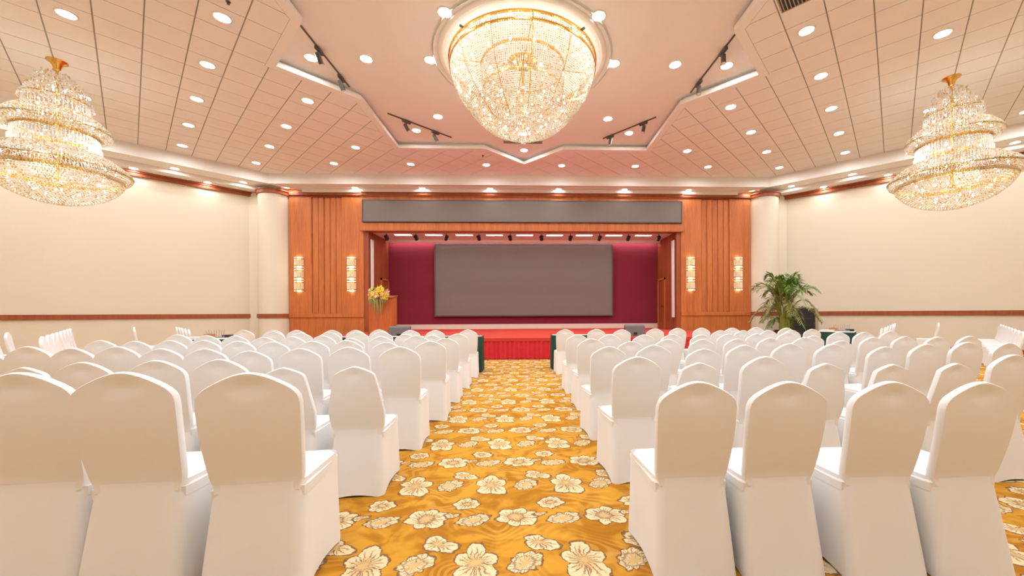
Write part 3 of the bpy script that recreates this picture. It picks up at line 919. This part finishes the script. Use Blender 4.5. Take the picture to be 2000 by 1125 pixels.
B().box(-LW - 0.02, LW + 0.02, -0.28, 0.28, 0.0, 0.08).done('plinth', 'wood_trim', lc)
B().tube([(0.12, 0.1, 1.30), (0.12, 0.05, 1.45), (0.10, -0.0, 1.52)], 0.008, 6).done('microphone_stem', 'black', lc)

bq = thing('flower_bouquet', 'yellow and white flower arrangement trailing over the lectern front', 'bouquet', (-4.72, 12.58, 1.88))
def flower(c, r, mat, parent, name, nrm):
    b = B(); nrm = Vector(nrm).normalized()
    u = nrm.cross(Vector((0.3, 0.2, 1))).normalized(); v = nrm.cross(u)
    c = Vector(c)
    m = 6
    for k in range(m):
        t = 2 * pi * k / m + random.random()
        d = u * cos(t) + v * sin(t); s = u * -sin(t) + v * cos(t)
        p = [c, c + d * r * 0.5 + s * r * 0.28 + nrm * r * 0.25, c + d * r + nrm * r * 0.22, c + d * r * 0.5 - s * r * 0.28 + nrm * r * 0.25]
        b.add(p, [(0, 1, 2, 3)])
    b.octa(c + nrm * r * 0.2, r * 0.18)
    return b.done(name, mat, parent)
for k in range(46):
    a = random.uniform(0, 2 * pi); q = sqrt(random.random())
    x, z = 0.33 * q * cos(a), 0.23 * q * sin(a) + 0.05
    y = -0.16 * sqrt(max(0, 1 - q * q)) - 0.02
    m = random.choice(['yellow', 'yellow', 'yellow', 'yellow', 'yellow', 'lily', 'yellow', 'yellow', 'pink'])
    flower((x, y, z), random.uniform(0.055, 0.085), m, bq, {'yellow': 'yellow_flower', 'lily': 'white_flower', 'pink': 'pink_flower'}[m], (x * 1.5, -0.6, z))
for k in range(26):
    x = random.uniform(-0.30, 0.30); L = random.uniform(0.16, 0.42) * (1.3 if abs(x) < 0.18 else 0.5)
    p0 = Vector((x * 0.7, -0.06, -0.05)); p1 = Vector((x, -0.12, -0.14)); p2 = Vector((x * 0.8 + random.uniform(-.05, .05), -0.09, -0.14 - L))
    wd = Vector((0.018, 0.004, 0))
    B().add([p0 - wd, p0 + wd, p1 + wd * 1.4, p1 - wd * 1.4, p2], [(0, 1, 2, 3), (3, 2, 4)]).done('trailing_leaf', 'leaf_dry' if k % 3 else 'leaf', bq)
for k in range(14):
    a = random.uniform(0.1, pi - 0.1)
    p0 = Vector((0.2 * cos(a), -0.02, 0.12 * sin(a) + 0.05)); p1 = Vector((0.36 * cos(a), -0.05, 0.27 * sin(a) + 0.08))
    s = (p1 - p0).cross(Vector((0, 1, 0))).normalized() * 0.025
    B().add([p0, (p0 + p1) / 2 + s, p1, (p0 + p1) / 2 - s], [(0, 1, 2, 3)]).done('leaf', 'leaf', bq)
B().lathe([(0.0, -0.06), (0.10, -0.06), (0.13, 0.02), (0.12, 0.02), (0.0, 0.0)], 14, (0, 0.0, 0)).done('holder', 'leaf', bq)

def monitor(x, y, rz, label):
    t = thing('stage_monitor', label, 'speaker', (x, y, ZST + 0.001), rz)
    pr = [(-0.19, 0.0), (0.19, 0.0), (0.17, 0.20), (0.06, 0.34), (-0.13, 0.30)]     # y,z section, sloped grille towards the stage
    n = len(pr); hw = 0.29
    vs = [(s * hw, a, b) for s in (-1, 1) for a, b in pr]
    B().add(vs, [tuple(reversed(range(n))), tuple(range(n, 2 * n))] + [(i, (i + 1) % n, n + (i + 1) % n, n + i) for i in range(n)]).done('cabinet', 'grey', t, bevel=0.012)
    B().add([(-0.26, 0.175, 0.195), (0.26, 0.175, 0.195), (0.26, 0.075, 0.34), (-0.26, 0.075, 0.34)], [(0, 1, 2, 3)]).done('grille', 'black', t)
    for s in (-1, 1):
        B().box(s * hw - 0.012, s * hw + 0.012, -0.08, 0.04, 0.12, 0.18).done('side_grip', 'black', t)
    B().box(-0.05, 0.05, -0.20, -0.165, 0.06, 0.12).done('socket_plate', 'black', t)
monitor(-3.62, 11.25, 0.12, 'grey wedge stage monitor near the lectern')
monitor(3.26, 11.25, -0.12, 'grey wedge stage monitor on the palm side of the stage')

# ------------------------------------------------------------------ palm and equipment rack
pl = thing('potted_palm', 'bushy green potted palm beside the round column', 'plant', (8.60, 12.35, 0))
pl.scale = (0.95, 0.95, 0.95)
B().lathe([(0.0, 0.0), (0.22, 0.0), (0.24, 0.03), (0.30, 0.62), (0.33, 0.64), (0.33, 0.72), (0.29, 0.72), (0.28, 0.66), (0.0, 0.66)], 28).done('pot', 'pot', pl, smooth=False)
def frond(base, az, reach, top, droop, mat, nlf=26, lf=0.36):
    b = B(); st_ = B()
    d = Vector((cos(az), sin(az), 0)); pts = []
    for i in range(13):
        t = i / 12
        z = base.z + (top - base.z) * (1 - (1 - t) ** 2) - droop * max(0, t - 0.45) ** 2 * 3.2
        pts.append(Vector((base.x, base.y, 0)) + d * (reach * t ** 1.5) + Vector((0, 0, z)))
    st_.tube(pts, [0.016 * (1 - 0.85 * i / 12) + 0.002 for i in range(13)], 5)
    sd = Vector((-d.y, d.x, 0))
    for k in range(nlf):
        t = 0.30 + 0.70 * k / nlf; f = t * 12; i = min(11, int(f))
        p = pts[i].lerp(pts[i + 1], f - i); tan = (pts[i + 1] - pts[i]).normalized()
        L = lf * (0.45 + 0.55 * sin(pi * min(1, (t - 0.2) / 0.85)))
        for s in (-1, 1):
            dirv = (sd * s * 0.75 + tan * 0.75 + Vector((0, 0, random.uniform(-0.05, 0.25)))).normalized()
            mid = p + dirv * L * 0.5; end = p + dirv * L + Vector((0, 0, -L * random.uniform(0.05, 0.40)))
            wv = dirv.cross(Vector((0, 0, 1))).normalized() * 0.018
            b.add([p, mid + wv, end, mid - wv], [(0, 1, 2, 3)])
    fo = b.done('frond', mat, pl)
    st_.done('frond_stem', 'stem', fo)
for k in range(46):
    az = 2 * pi * k / 46 * 7.0 + random.uniform(-0.2, 0.2)
    ring_ = k % 3
    base = Vector((random.uniform(-0.13, 0.13), random.uniform(-0.13, 0.13), 0.66))
    if ring_ == 0: frond(base, az, random.uniform(0.25, 0.5), random.uniform(2.5, 2.85), 0.2, 'leaf', 28, 0.34)
    elif ring_ == 1: frond(base, az, random.uniform(0.7, 1.05), random.uniform(2.35, 2.75), 0.45, 'leaf' if k % 2 else 'leaf_dry', 28, 0.32)
    else: frond(base, az, random.uniform(0.8, 1.15), random.uniform(1.7, 2.2), 0.8, 'leaf_dry', 26, 0.28)
for k in range(5):
    frond(Vector((random.uniform(-.1, .1), random.uniform(-.1, .1), 0.66)), k * 1.3 + 0.4, random.uniform(0.4, 0.65), 1.25, 0.5, 'leaf', 18, 0.24)
for k in range(10):
    a = k * 0.63
    B().tube([(0.11 * cos(a), 0.11 * sin(a), 0.6), (0.13 * cos(a), 0.13 * sin(a), 1.1), (0.16 * cos(a), 0.16 * sin(a), 1.5)], [0.024, 0.019, 0.012], 7).done('cane', 'stem', pl)

rk = thing('equipment_rack', 'black equipment rack cabinet with silver edges behind the palm', 'rack', (9.98, 13.55, 0), 0.0)
B().box(-0.42, 0.36, -0.28, 0.30, 0.06, 1.38).done('cabinet', 'black', rk, bevel=0.008)
B().box(-0.40, 0.40, -0.30, 0.32, 1.38, 1.41).done('lid', 'dgrey', rk)
B().box(0.36, 0.47, -0.31, 0.31, 0.06, 1.38).done('side_panel', 'tbar', rk, bevel=0.006)
B().box(-0.38, 0.34, -0.292, -0.28, 0.10, 1.34).done('glass_door', 'screen', rk) if False else B().box(-0.38, 0.34, -0.292, -0.28, 0.10, 1.34).done('glass_door', 'black', rk)
B().box(0.29, 0.31, -0.315, -0.292, 0.78, 0.90).done('door_handle', 'dgrey', rk)
for z in (0.35, 0.55, 0.80, 1.05):
    B().box(-0.34, 0.26, -0.296, -0.291, z, z + 0.012).done('device_strip', 'dgrey', rk)
for (sx, sy) in ((-1, -1), (1, -1), (-1, 1), (1, 1)):
    B().tube([(sx * 0.36, sy * 0.24, 0), (sx * 0.36, sy * 0.24, 0.06)], 0.03, 10).done('castor', 'dgrey', rk)
B().box(0.08, 0.2, -0.2, 0.0, 1.41, 1.43).done('receiver', 'black', rk)

# ------------------------------------------------------------------ tables
def long_table(x0, x1, y0, y1, label, group):
    t = thing('long_table', label, 'table', ((x0 + x1) / 2, (y0 + y1) / 2, 0), 0, group)
    hx, hy, h = (x1 - x0) / 2 - 0.01, (y1 - y0) / 2, 0.76
    B().box(-hx, hx, -hy, hy, h - 0.03, h).done('table_top', 'green', t)
    # draped skirt with soft folds
    per = []
    for (a, b_, n_) in (((-hx, -hy), (hx, -hy), 60), ((hx, -hy), (hx, hy), 22), ((hx, hy), (-hx, hy), 60), ((-hx, hy), (-hx, -hy), 22)):
        for i in range(n_):
            per.append((a[0] + (b_[0] - a[0]) * i / n_, a[1] + (b_[1] - a[1]) * i / n_))
    m = len(per); vs = []
    for lv, (z, amp) in enumerate(((h + 0.004, 0.0), (h - 0.08, 0.004), (0.35, 0.010), (0.012, 0.016))):
        for i, (x, y) in enumerate(per):
            w_ = amp * sin(i * 1.3) + 0.006
            sx = w_ if abs(abs(x) - hx) < 1e-6 else 0; sy = w_ if abs(abs(y) - hy) < 1e-6 else 0
            vs.append((x + math.copysign(sx, x), y + math.copysign(sy, y), z))
    B().add(vs, [(l * m + i, (l + 1) * m + i, (l + 1) * m + (i + 1) % m, l * m + (i + 1) % m) for l in range(3) for i in range(m)]).done('cloth_skirt', 'green', t, smooth=True)
    B().box(-hx - 0.004, hx + 0.004, -hy - 0.004, hy + 0.004, h + 0.001, h + 0.008).done('top_cloth', 'green', t)
    B().box(-hx + 0.03, hx - 0.03, -0.02, hy - 0.03, h + 0.008, h + 0.012).done('white_runner', 'paper', t)
    for sx in (-1, 1):
        for sy in (-1, 1):
            B().tube([(sx * (hx - 0.08), sy * (hy - 0.06), 0), (sx * (hx - 0.08), sy * (hy - 0.06), h - 0.03)], 0.016, 8).done('leg', 'dgrey', t)
for (x0, x1, y0, y1, l) in ((-2.72, -0.92, 8.32, 8.80, 'long green-draped table before the front chairs, at the aisle, lectern side'),
                            (-4.54, -2.74, 8.36, 8.84, 'long green-draped table before the front chairs, away from the aisle, lectern side'),
                            (0.62, 2.42, 8.60, 9.08, 'long green-draped table before the front chairs, beside the aisle, palm side')):
    long_table(x0, x1, y0, y1, l, None)

def side_table(x, y, rz, label, who):
    t = thing('side_table', label, 'table', (x, y, 0), rz)
    h = 0.74; hx = 0.38
    B().box(-hx, hx, -hx, hx, h - 0.03, h).done('table_top', 'green', t)
    N = 80; per = []
    for i in range(N):
        q = i / N * 4; s = int(q); f = q - s
        a = [(-hx, -hx), (hx, -hx), (hx, hx), (-hx, hx)]
        per.append((a[s][0] + (a[(s + 1) % 4][0] - a[s][0]) * f, a[s][1] + (a[(s + 1) % 4][1] - a[s][1]) * f))
    vs = []
    for (z, k, am) in ((h + 0.004, 1.005, 0.0), (0.40, 1.0, 0.02), (0.015, 1.0, 0.035)):
        for i, (x_, y_) in enumerate(per):
            e = 1 + am * sin(i * 1.1); vs.append((x_ * k * e, y_ * k * e, z))
    B().add(vs, [(l * N + i, (l + 1) * N + i, (l + 1) * N + (i + 1) % N, l * N + (i + 1) % N) for l in range(2) for i in range(N)]).done('cloth_skirt', 'green', t, smooth=True)
    B().box(-hx - .003, hx + .003, -hx - .003, hx + .003, h + 0.001, h + 0.012).done('glass_cover', 'paper', t)
    ca, sa = cos(rz), sin(rz)
    W_ = lambda a, b: (x + ca * a - sa * b, y + sa * a + ca * b, h + 0.012)
    st_ = thing('stirrer_stand', 'fan of thin upright sticks in a low holder on the %s side table' % who, 'holder', W_(0.10, -0.04), rz)
    B().box(-0.17, 0.17, -0.03, 0.03, 0.0, 0.03).done('holder_base', 'glass', st_)
    for i in range(8):
        xx = -0.15 + 0.3 * i / 7
        B().bar((xx, 0, 0.03), (xx * 1.12, 0.0, 0.17 + 0.02 * (i % 2)), 0.006).done('stick', 'glass', st_)
    bx = thing('tissue_box', 'small brown wooden tissue box on the %s side table' % who, 'box', W_(-0.10, 0.20), rz)
    B().box(-0.09, 0.09, -0.06, 0.06, 0.0, 0.085).done('box_body', 'wood', bx, bevel=0.006)
    B().box(-0.04, 0.04, -0.012, 0.012, 0.085, 0.09).done('slot', 'black', bx)
    pp = thing('paper_stack', 'low stack of white papers on the %s side table' % who, 'papers', W_(-0.20, -0.22), rz)
    for i in range(4):
        B().box(-0.15 + 0.004 * i, 0.15 + 0.003 * i, -0.105 - 0.003 * i, 0.105, i * 0.011, i * 0.011 + 0.010).done('paper_pad', 'paper', pp)
    bk = thing('black_box', 'small flat black box on the %s side table' % who, 'box', W_(0.26, 0.16), rz)
    B().box(-0.09, 0.09, -0.07, 0.07, 0.0, 0.055).done('case', 'black', bk, bevel=0.006)
    B().box(-0.085, 0.085, -0.065, 0.065, 0.055, 0.062).done('lid', 'dgrey', bk)
side_table(-7.05, 8.85, 0.3, 'small green-draped side table near the beige wall, lectern side', 'lectern')
side_table(8.5, 10.1, -pi / 4, 'small green-draped side table near the beige wall, palm side', 'palm')

wb = thing('wall_box', 'small brown wooden box fixed low on the beige wall', 'box', (-14.62, 10.86, 0.25), pi / 4)
B().box(-0.12, 0.12, -0.07, 0.0, 0.0, 0.34).done('box_body', 'wood', wb, bevel=0.006)
B().box(-0.10, 0.10, -0.08, -0.07, 0.03, 0.31).done('lid', 'wood_trim', wb)
B().box(-0.015, 0.015, -0.09, -0.08, 0.14, 0.18).done('knob', 'gold', wb)

# ------------------------------------------------------------------ chairs
H0, W0 = 0.94, 0.1925
OFF = [(0.0, 0.0), (0.12, 0.002), (0.25, 0.0080), (0.38, 0.0170), (0.5, 0.0270), (0.62, 0.0390), (0.74, 0.0520), (0.84, 0.0650), (0.91, 0.078), (0.96, 0.092), (0.985, 0.106), (1.0, 0.126)]
OFFP = [(0.0, 0.0), (0.12, 0.003), (0.25, 0.0085), (0.38, 0.015), (0.5, 0.022), (0.62, 0.029), (0.74, 0.037), (0.84, 0.045), (0.91, 0.052), (0.96, 0.060), (0.985, 0.070), (1.0, 0.085)]
def rear_y(z):
    if z >= 0.46:
        t = (z - 0.46) / (H0 - 0.46)
        return -0.085 * t - 0.012 * sin(pi * t)
    t = (0.46 - z) / 0.46
    return -0.078 * t
def halfw(z, P):
    if P:       # narrower shouldered cover
        return W0 * (0.74 + 0.26 * min(1, max(0, (0.86 - z) / 0.26)) ** 0.8 - 0.08 * max(0, min(1, (0.58 - z) / 0.14)) - 0.09 * max(0, min(1, (0.485 - z) / 0.05)))
    t = (z - 0.42) / (0.80 - 0.42)
    t = max(0, min(1.2, t))
    return W0 * (0.875 - 0.05 * max(0, min(1, (0.485 - z) / 0.05)) + 0.125 * sin(min(1, t) * pi / 2))
def chair_meshes(P=False):
    off = OFFP if P else OFF
    us = [-u for u, _ in reversed(off[1:])] + [u for u, _ in off]
    of = [o for _, o in reversed(off[1:])] + [o for _, o in off]
    nu = len(us); nv = 16; z0 = 0.43
    b = B(); th = 0.036
    def sheet(side):
        rows = []
        for j in range(nv):
            v = j / (nv - 1)
            row = []
            for i in range(nu):
                zt = H0 - of[i]
                z = z0 + (zt - z0) * (1 - (1 - v) ** 1.25)
                x = us[i] * halfw(z, P)
                e = min(1.0, (1 - abs(us[i])) * 14) * min(1.0, (1 - v) * 14)
                puff = 0.0
                y = rear_y(z) + (th / 2) + (th / 2 + puff) * side
                if side < 0:
                    # shallow hand-hold dimple high on the back
                    y += 0.017 * math.exp(-((us[i] / 0.28) ** 2) - ((z - (H0 - 0.055)) / 0.022) ** 2)
                row.append((x, y, z))
            rows.append(row)
        return rows
    for side in (-1, 1):
        rows = sheet(side); k = len(b.v)
        for r in rows: b.v += r
        for j in range(nv - 1):
            for i in range(nu - 1):
                q = (k + j * nu + i, k + j * nu + i + 1, k + (j + 1) * nu + i + 1, k + (j + 1) * nu + i)
                b.f.append(q if side < 0 else q[::-1])
    k2 = nu * nv
    path = [j * nu for j in range(nv)] + [(nv - 1) * nu + i for i in range(1, nu)] + [j * nu + nu - 1 for j in range(nv - 2, -1, -1)]
    # rounded rim between the two sheets
    n = len(path); k = len(b.v)
    cen = Vector((0, 0, 0.62))
    for f_, bul in ((0.15, 0.003), (0.5, 0.005), (0.85, 0.003)):
        for p in path:
            a, c = Vector(b.v[p]), Vector(b.v[p + k2])
            q = a.lerp(c, f_)
            o_ = Vector((q.x, 0, q.z - 0.62)); o_.normalize()
            b.v.append(tuple(q + o_ * bul))
    lo = [path, [k + i for i in range(n)], [k + n + i for i in range(n)], [k + 2 * n + i for i in range(n)], [p + k2 for p in path]]
    for s in range(4):
        for i in range(n - 1):
            b.f.append((lo[s][i], lo[s][i + 1], lo[s + 1][i + 1], lo[s + 1][i]))
    me_back = bpy.data.meshes.new('backrest'); me_back.from_pydata(b.v, [], b.f)
    # skirt
    def loop(z):
        t = max(0.0, 1 - z / 0.46)
        rw = W0 * (0.925 + 0.115 * t ** 0.8); fw = W0 * (1.0 + 0.06 * t)
        yr = rear_y(z) - 0.002; yf = 0.405 + 0.02 * t
        rc = 0.045
        pts = []
        nE = 6
        # rear edge, right side, front, left side with rounded corners
        def corner(cx_, cy_, a0):
            for i in range(4):
                a = a0 + (pi / 2) * i / 3
                pts.append((cx_ + rc * cos(a), cy_ + rc * sin(a)))
        corner(-rw + rc, yr + rc, pi)
        for i in range(1, nE): pts.append((-rw + rc + (2 * rw - 2 * rc) * i / nE, yr + 0.006 * sin(pi * i / nE) * t))
        corner(rw - rc, yr + rc, 1.5 * pi)
        for i in range(1, nE): pts.append((rw + (fw - rw) * i / nE - 0.012 * sin(pi * i / nE) * t, yr + rc + (yf - yr - 2 * rc) * i / nE))
        corner(fw - rc, yf - rc, 0)
        for i in range(1, nE): pts.append((fw - rc - (2 * fw - 2 * rc) * i / nE, yf - 0.01 * sin(pi * i / nE) * t))
        corner(-fw + rc, yf - rc, pi / 2)
        for i in range(1, nE): pts.append((-fw + (fw - rw) * i / nE + 0.012 * sin(pi * i / nE) * t, yf - rc - (yf - yr - 2 * rc) * i / nE))
        return pts
    s_ = B(); zs = (0.468, 0.445, 0.42, 0.38, 0.30, 0.20, 0.10, 0.03, 0.0)
    for z in zs:
        lp = loop(z); m = len(lp)
        for i, (x, y) in enumerate(lp):
            lift = 0
            if z == 0.0:
                seg = i % (m // 4); lift = 0.016 * sin(pi * max(0, seg - 3) / (m // 4 - 3)) if seg > 3 else 0
            s_.v.append((x, y, z + lift))
    for l in range(len(zs) - 1):
        for i in range(m):
            s_.f.append((l * m + i, (l + 1) * m + i, (l + 1) * m + (i + 1) % m, l * m + (i + 1) % m))
    me_skirt = bpy.data.meshes.new('skirt'); me_skirt.from_pydata(s_.v, [], s_.f)
    # seat cushion
    c = B(); NX, NY = 8, 8
    for j in range(NY + 1):
        for i in range(NX + 1):
            u, v = i / NX * 2 - 1, j / NY * 2 - 1
            uu = math.copysign(abs(u) ** 0.75, u); vv = math.copysign(abs(v) ** 0.75, v)
            x = uu * W0 * (0.985 + 0.015 * vv); y = 0.205 + vv * 0.205
            e = max(abs(uu), abs(vv))
            z = 0.478 - 0.036 * max(0, (e - 0.72) / 0.28) ** 2.2 + 0.006 * (1 - e)
            if abs(uu) > 0.9 and abs(vv) > 0.9: x *= 0.965; y = 0.205 + (y - 0.205) * 0.965
            c.v.append((x, y, z))
    W = NX + 1
    for j in range(NY):
        for i in range(NX):
            c.f.append((j * W + i, j * W + i + 1, (j + 1) * W + i + 1, (j + 1) * W + i))
    rim = [i for i in range(W)] + [j * W + NX for j in range(1, NY + 1)] + [NY * W + i for i in range(NX - 1, -1, -1)] + [j * W for j in range(NY - 1, 0, -1)]
    k = len(c.v)
    for p in rim:
        x, y, z = c.v[p]; c.v.append((x * 0.99, 0.205 + (y - 0.205) * 0.99, 0.40))
    m = len(rim)
    for i in range(m):
        c.f.append((rim[i], k + i, k + (i + 1) % m, rim[(i + 1) % m]))
    me_seat = bpy.data.meshes.new('seat'); me_seat.from_pydata(c.v, [], c.f)
    for me in (me_back, me_skirt, me_seat):
        me.materials.append(MT['cloth']); me.shade_smooth(); me.set_sharp_from_angle(angle=math.radians(38)); me.update()
    return me_back, me_skirt, me_seat
CH = {False: chair_meshes(False), True: chair_meshes(True)}
def chair(x, y, sx, sz, rz, label, group, P=False):
    t = thing('banquet_chair', label, 'chair', (x, y, 0), rz, group)
    t.scale = (sx, 1.0, sz)
    a, b, c = CH[P]
    link('backrest', a, t); link('skirt', b, t); link('seat', c, t)
    return t
ROWS = {
    'L1': [(-2.204, 1.831, 1.09, 1.088), (-1.741, 1.815, 1.09, 1.088), (-1.192, 1.795, 1.09, 1.083)],
    'L2': [(-3.466, 2.856, 0.96, 0.972), (-3.058, 2.843, 0.96, 1.008), (-2.548, 2.824, 0.96, 1.019), (-2.099, 2.808, 0.96, 1.026), (-1.657, 2.792, 0.96, 0.961), (-1.162, 2.774, 0.96, 0.967)],
    'L3': [(-5.021, 3.811, 0.97, 0.999), (-4.609, 3.796, 0.97, 1.049), (-4.197, 3.784, 0.97, 1.031), (-3.785, 3.770, 0.97, 1.044), (-3.372, 3.755, 0.97, 1.022), (-2.958, 3.738, 0.97, 1.019), (-2.545, 3.725, 0.97, 0.997), (-2.078, 3.708, 0.97, 1.018), (-1.620, 3.691, 0.97, 1.028), (-1.146, 3.674, 0.97, 1.031)],
    'L4': [(-5.001, 4.771, 0.96, 1.039), (-4.593, 4.757, 0.96, 1.028), (-4.185, 4.744, 0.96, 1.035), (-3.777, 4.730, 0.96, 1.034), (-3.369, 4.715, 0.96, 1.022), (-2.961, 4.700, 0.96, 1.011), (-2.497, 4.683, 0.96, 1.018), (-2.089, 4.669, 0.96, 1.025), (-1.617, 4.652, 0.96, 1.000), (-1.102, 4.634, 0.96, 1.011)],
    'L5': [(-4.942, 5.708, 0.96, 1.056), (-4.534, 5.695, 0.96, 1.042), (-4.126, 5.682, 0.96, 1.037), (-3.718, 5.670, 0.96, 1.012), (-3.310, 5.654, 0.96, 1.020), (-2.879, 5.637, 0.96, 1.031), (-2.471, 5.623, 0.96, 0.990), (-2.035, 5.607, 0.96, 1.014), (-1.530, 5.589, 0.96, 1.028), (-1.115, 5.575, 0.96, 0.984)],
    'L6': [(-4.276, 6.738, 0.96, 1.046), (-3.807, 6.721, 0.96, 1.020), (-3.329, 6.704, 0.96, 1.032), (-2.839, 6.686, 0.96, 1.034), (-2.431, 6.672, 0.96, 1.032), (-2.023, 6.658, 0.96, 0.989), (-1.572, 6.642, 0.96, 0.968), (-1.129, 6.626, 0.96, 0.994)],
    'L7': [(-5.558, 7.844, 0.97, 1.030), (-4.981, 7.824, 0.97, 1.027), (-4.516, 7.807, 0.97, 1.025), (-3.818, 7.782, 0.97, 1.021), (-3.342, 7.765, 0.97, 1.019), (-2.877, 7.749, 0.97, 1.028), (-2.260, 7.727, 0.97, 1.014), (-1.765, 7.709, 0.97, 1.011), (-1.117, 7.686, 0.97, 1.019)],
    'R1': [(0.846, 1.842, 0.99, 1.009), (1.273, 1.827, 0.99, 1.007), (1.757, 1.810, 0.99, 1.005), (2.182, 1.795, 0.99, 1.000)],
    'R2': [(0.870, 2.912, 0.97, 1.005), (1.336, 2.896, 0.97, 0.955), (1.828, 2.878, 0.97, 1.002), (2.286, 2.862, 0.97, 0.945), (2.786, 2.844, 0.97, 0.934), (3.260, 2.827, 0.97, 0.940), (3.696, 2.812, 0.97, 1.007)],
    'R3': [(0.868, 3.893, 0.96, 0.996), (1.325, 3.877, 0.96, 1.009), (1.828, 3.858, 0.96, 0.967), (2.236, 3.845, 0.96, 1.005), (2.690, 3.828, 0.96, 1.018), (3.121, 3.813, 0.96, 1.010), (3.655, 3.794, 0.96, 0.980), (4.070, 3.778, 0.96, 1.007), (4.478, 3.765, 0.96, 1.025), (4.886, 3.751, 0.96, 1.015)],
    'R4': [(0.894, 5.063, 0.96, 0.997), (1.410, 5.044, 0.96, 0.959), (1.892, 5.027, 0.96, 0.985), (2.351, 5.011, 0.96, 0.980), (2.810, 4.995, 0.96, 0.988), (3.239, 4.979, 0.96, 0.997), (3.701, 4.963, 0.96, 1.005), (4.176, 4.946, 0.96, 0.953), (4.596, 4.931, 0.96, 1.001), (5.014, 4.916, 0.96, 1.008), (5.443, 4.901, 0.96, 1.001), (5.861, 4.886, 0.96, 1.009)],
    'R5': [(0.855, 6.115, 0.96, 0.992), (1.366, 6.097, 0.96, 0.989), (1.909, 6.077, 0.96, 0.987), (2.355, 6.061, 0.96, 0.990), (2.825, 6.045, 0.96, 0.982), (3.251, 6.029, 0.96, 0.991), (3.700, 6.013, 0.96, 0.995), (4.192, 5.994, 0.96, 1.010), (4.600, 5.981, 0.96, 0.956), (5.008, 5.968, 0.96, 1.015), (5.416, 5.953, 0.96, 1.013), (5.824, 5.938, 0.96, 1.028)],
    'R6': [(3.635, 7.016, 0.97, 1.003), (4.060, 7.001, 0.97, 1.001), (4.523, 6.985, 0.97, 0.998), (4.948, 6.970, 0.97, 1.002)],
    'R7': [(0.856, 8.016, 0.98, 0.997), (1.506, 7.993, 0.98, 0.999), (2.038, 7.974, 0.98, 0.991), (2.731, 7.949, 0.98, 1.005), (3.199, 7.933, 0.98, 1.014), (3.700, 7.915, 0.98, 1.016), (4.339, 7.892, 0.98, 1.013), (4.840, 7.874, 0.98, 1.023), (5.468, 7.852, 0.98, 1.007), (6.011, 7.832, 0.98, 0.977)],
}
WINGS = {
    'WLA': ('white covered chair in the long side line, lectern side', [(-6.927, 5.842, 1.00, 1.031), (-7.346, 6.257, 1.00, 1.034), (-7.765, 6.672, 1.00, 1.037), (-8.184, 7.087, 1.00, 1.040), (-8.603, 7.502, 1.00, 1.043), (-9.023, 7.918, 1.00, 1.045), (-9.442, 8.333, 1.00, 1.048), (-9.861, 8.748, 1.00, 1.051)]),
    'WLB': ('lone white covered chair standing near the lectern-side wall', [(-9.496, 9.736, 1.00, 1.046)]),
    'WLC': ('white covered chair in the short side line, lectern side', [(-7.899, 9.378, 1.00, 0.986), (-8.405, 9.872, 1.00, 0.988), (-8.912, 10.365, 1.00, 0.990), (-9.418, 10.859, 1.00, 0.992), (-9.925, 11.352, 1.00, 0.994)]),
    'WLD': ('white covered chair in the pair beside the long line, lectern side', [(-10.304, 7.863, 1.00, 1.060), (-9.609, 7.538, 1.00, 1.020)]),
    'WRA': ('white covered chair in the short side line, palm side', [(8.043, 8.410, 1.00, 0.951), (8.663, 8.969, 1.00, 0.958), (9.283, 9.527, 1.00, 0.964), (9.903, 10.085, 1.00, 0.971), (10.523, 10.644, 1.00, 0.977), (11.143, 11.202, 1.00, 0.984)]),
    'WRB': ('lone white covered chair standing near the palm-side wall', [(11.913, 10.674, 1.00, 1.010)]),
    'WRC': ('white covered chair in the long side line, palm side', [(10.443, 7.725, 1.00, 0.897), (10.910, 8.137, 1.00, 0.905), (11.376, 8.549, 1.00, 0.913), (11.843, 8.961, 1.00, 0.921), (12.310, 9.373, 1.00, 0.929), (12.777, 9.786, 1.00, 0.938), (13.244, 10.198, 1.00, 0.946), (13.711, 10.610, 1.00, 0.954)]),
}
key_group = {k: v[0].replace('white covered chair', 'chairs') for k, v in WINGS.items()}
ROWN = {1: 'rearmost row', 2: 'second row from the rear', 3: 'third row from the rear', 4: 'fourth row from the rear', 5: 'fifth row from the rear', 6: 'row behind the front row', 7: 'front row'}
for key, l in ROWS.items():
    s, k = key[0], int(key[1])
    who = 'lectern' if s == 'L' else 'palm'
    base_rot = math.radians(5.0 if s == 'L' else 4.0)
    if key == 'R1': base_rot = math.radians(2.0)
    for i, (x, y, sx, sz) in enumerate(sorted(l, key=lambda c: abs(c[0]))):
        P = sz < 0.975 and k == 2
        look = 'low angular white-covered chair' if P else 'white-covered banquet chair'
        lab = '%s, %s from the aisle, %s, %s side' % (look, ORD[i], ROWN[k], who)
        if key == 'R6': lab = '%s, %s from the aisle in the short inner row, palm side' % (look, ORD[i])
        if i == 0 and key != 'R6': lab = '%s at the aisle end, %s, %s side' % (look, ROWN[k], who)
        chair(x, y, sx, sz, base_rot + random.uniform(-0.03, 0.03), lab, '%s chairs, %s side' % (ROWN[k], who), P)
for key, (lab, l) in WINGS.items():
    s = -1 if key[1] == 'L' else 1
    for i, (x, y, sx, sz) in enumerate(sorted(l, key=lambda c: -c[1])):
        lb = lab if len(l) == 1 else lab.replace('white covered chair', 'white-covered chair, %s nearest the stage' % ORD[i])
        chair(x, y, 1.0, sz, s * pi / 4 + random.uniform(-0.03, 0.03), lb, key_group[key] if len(l) > 1 else None)
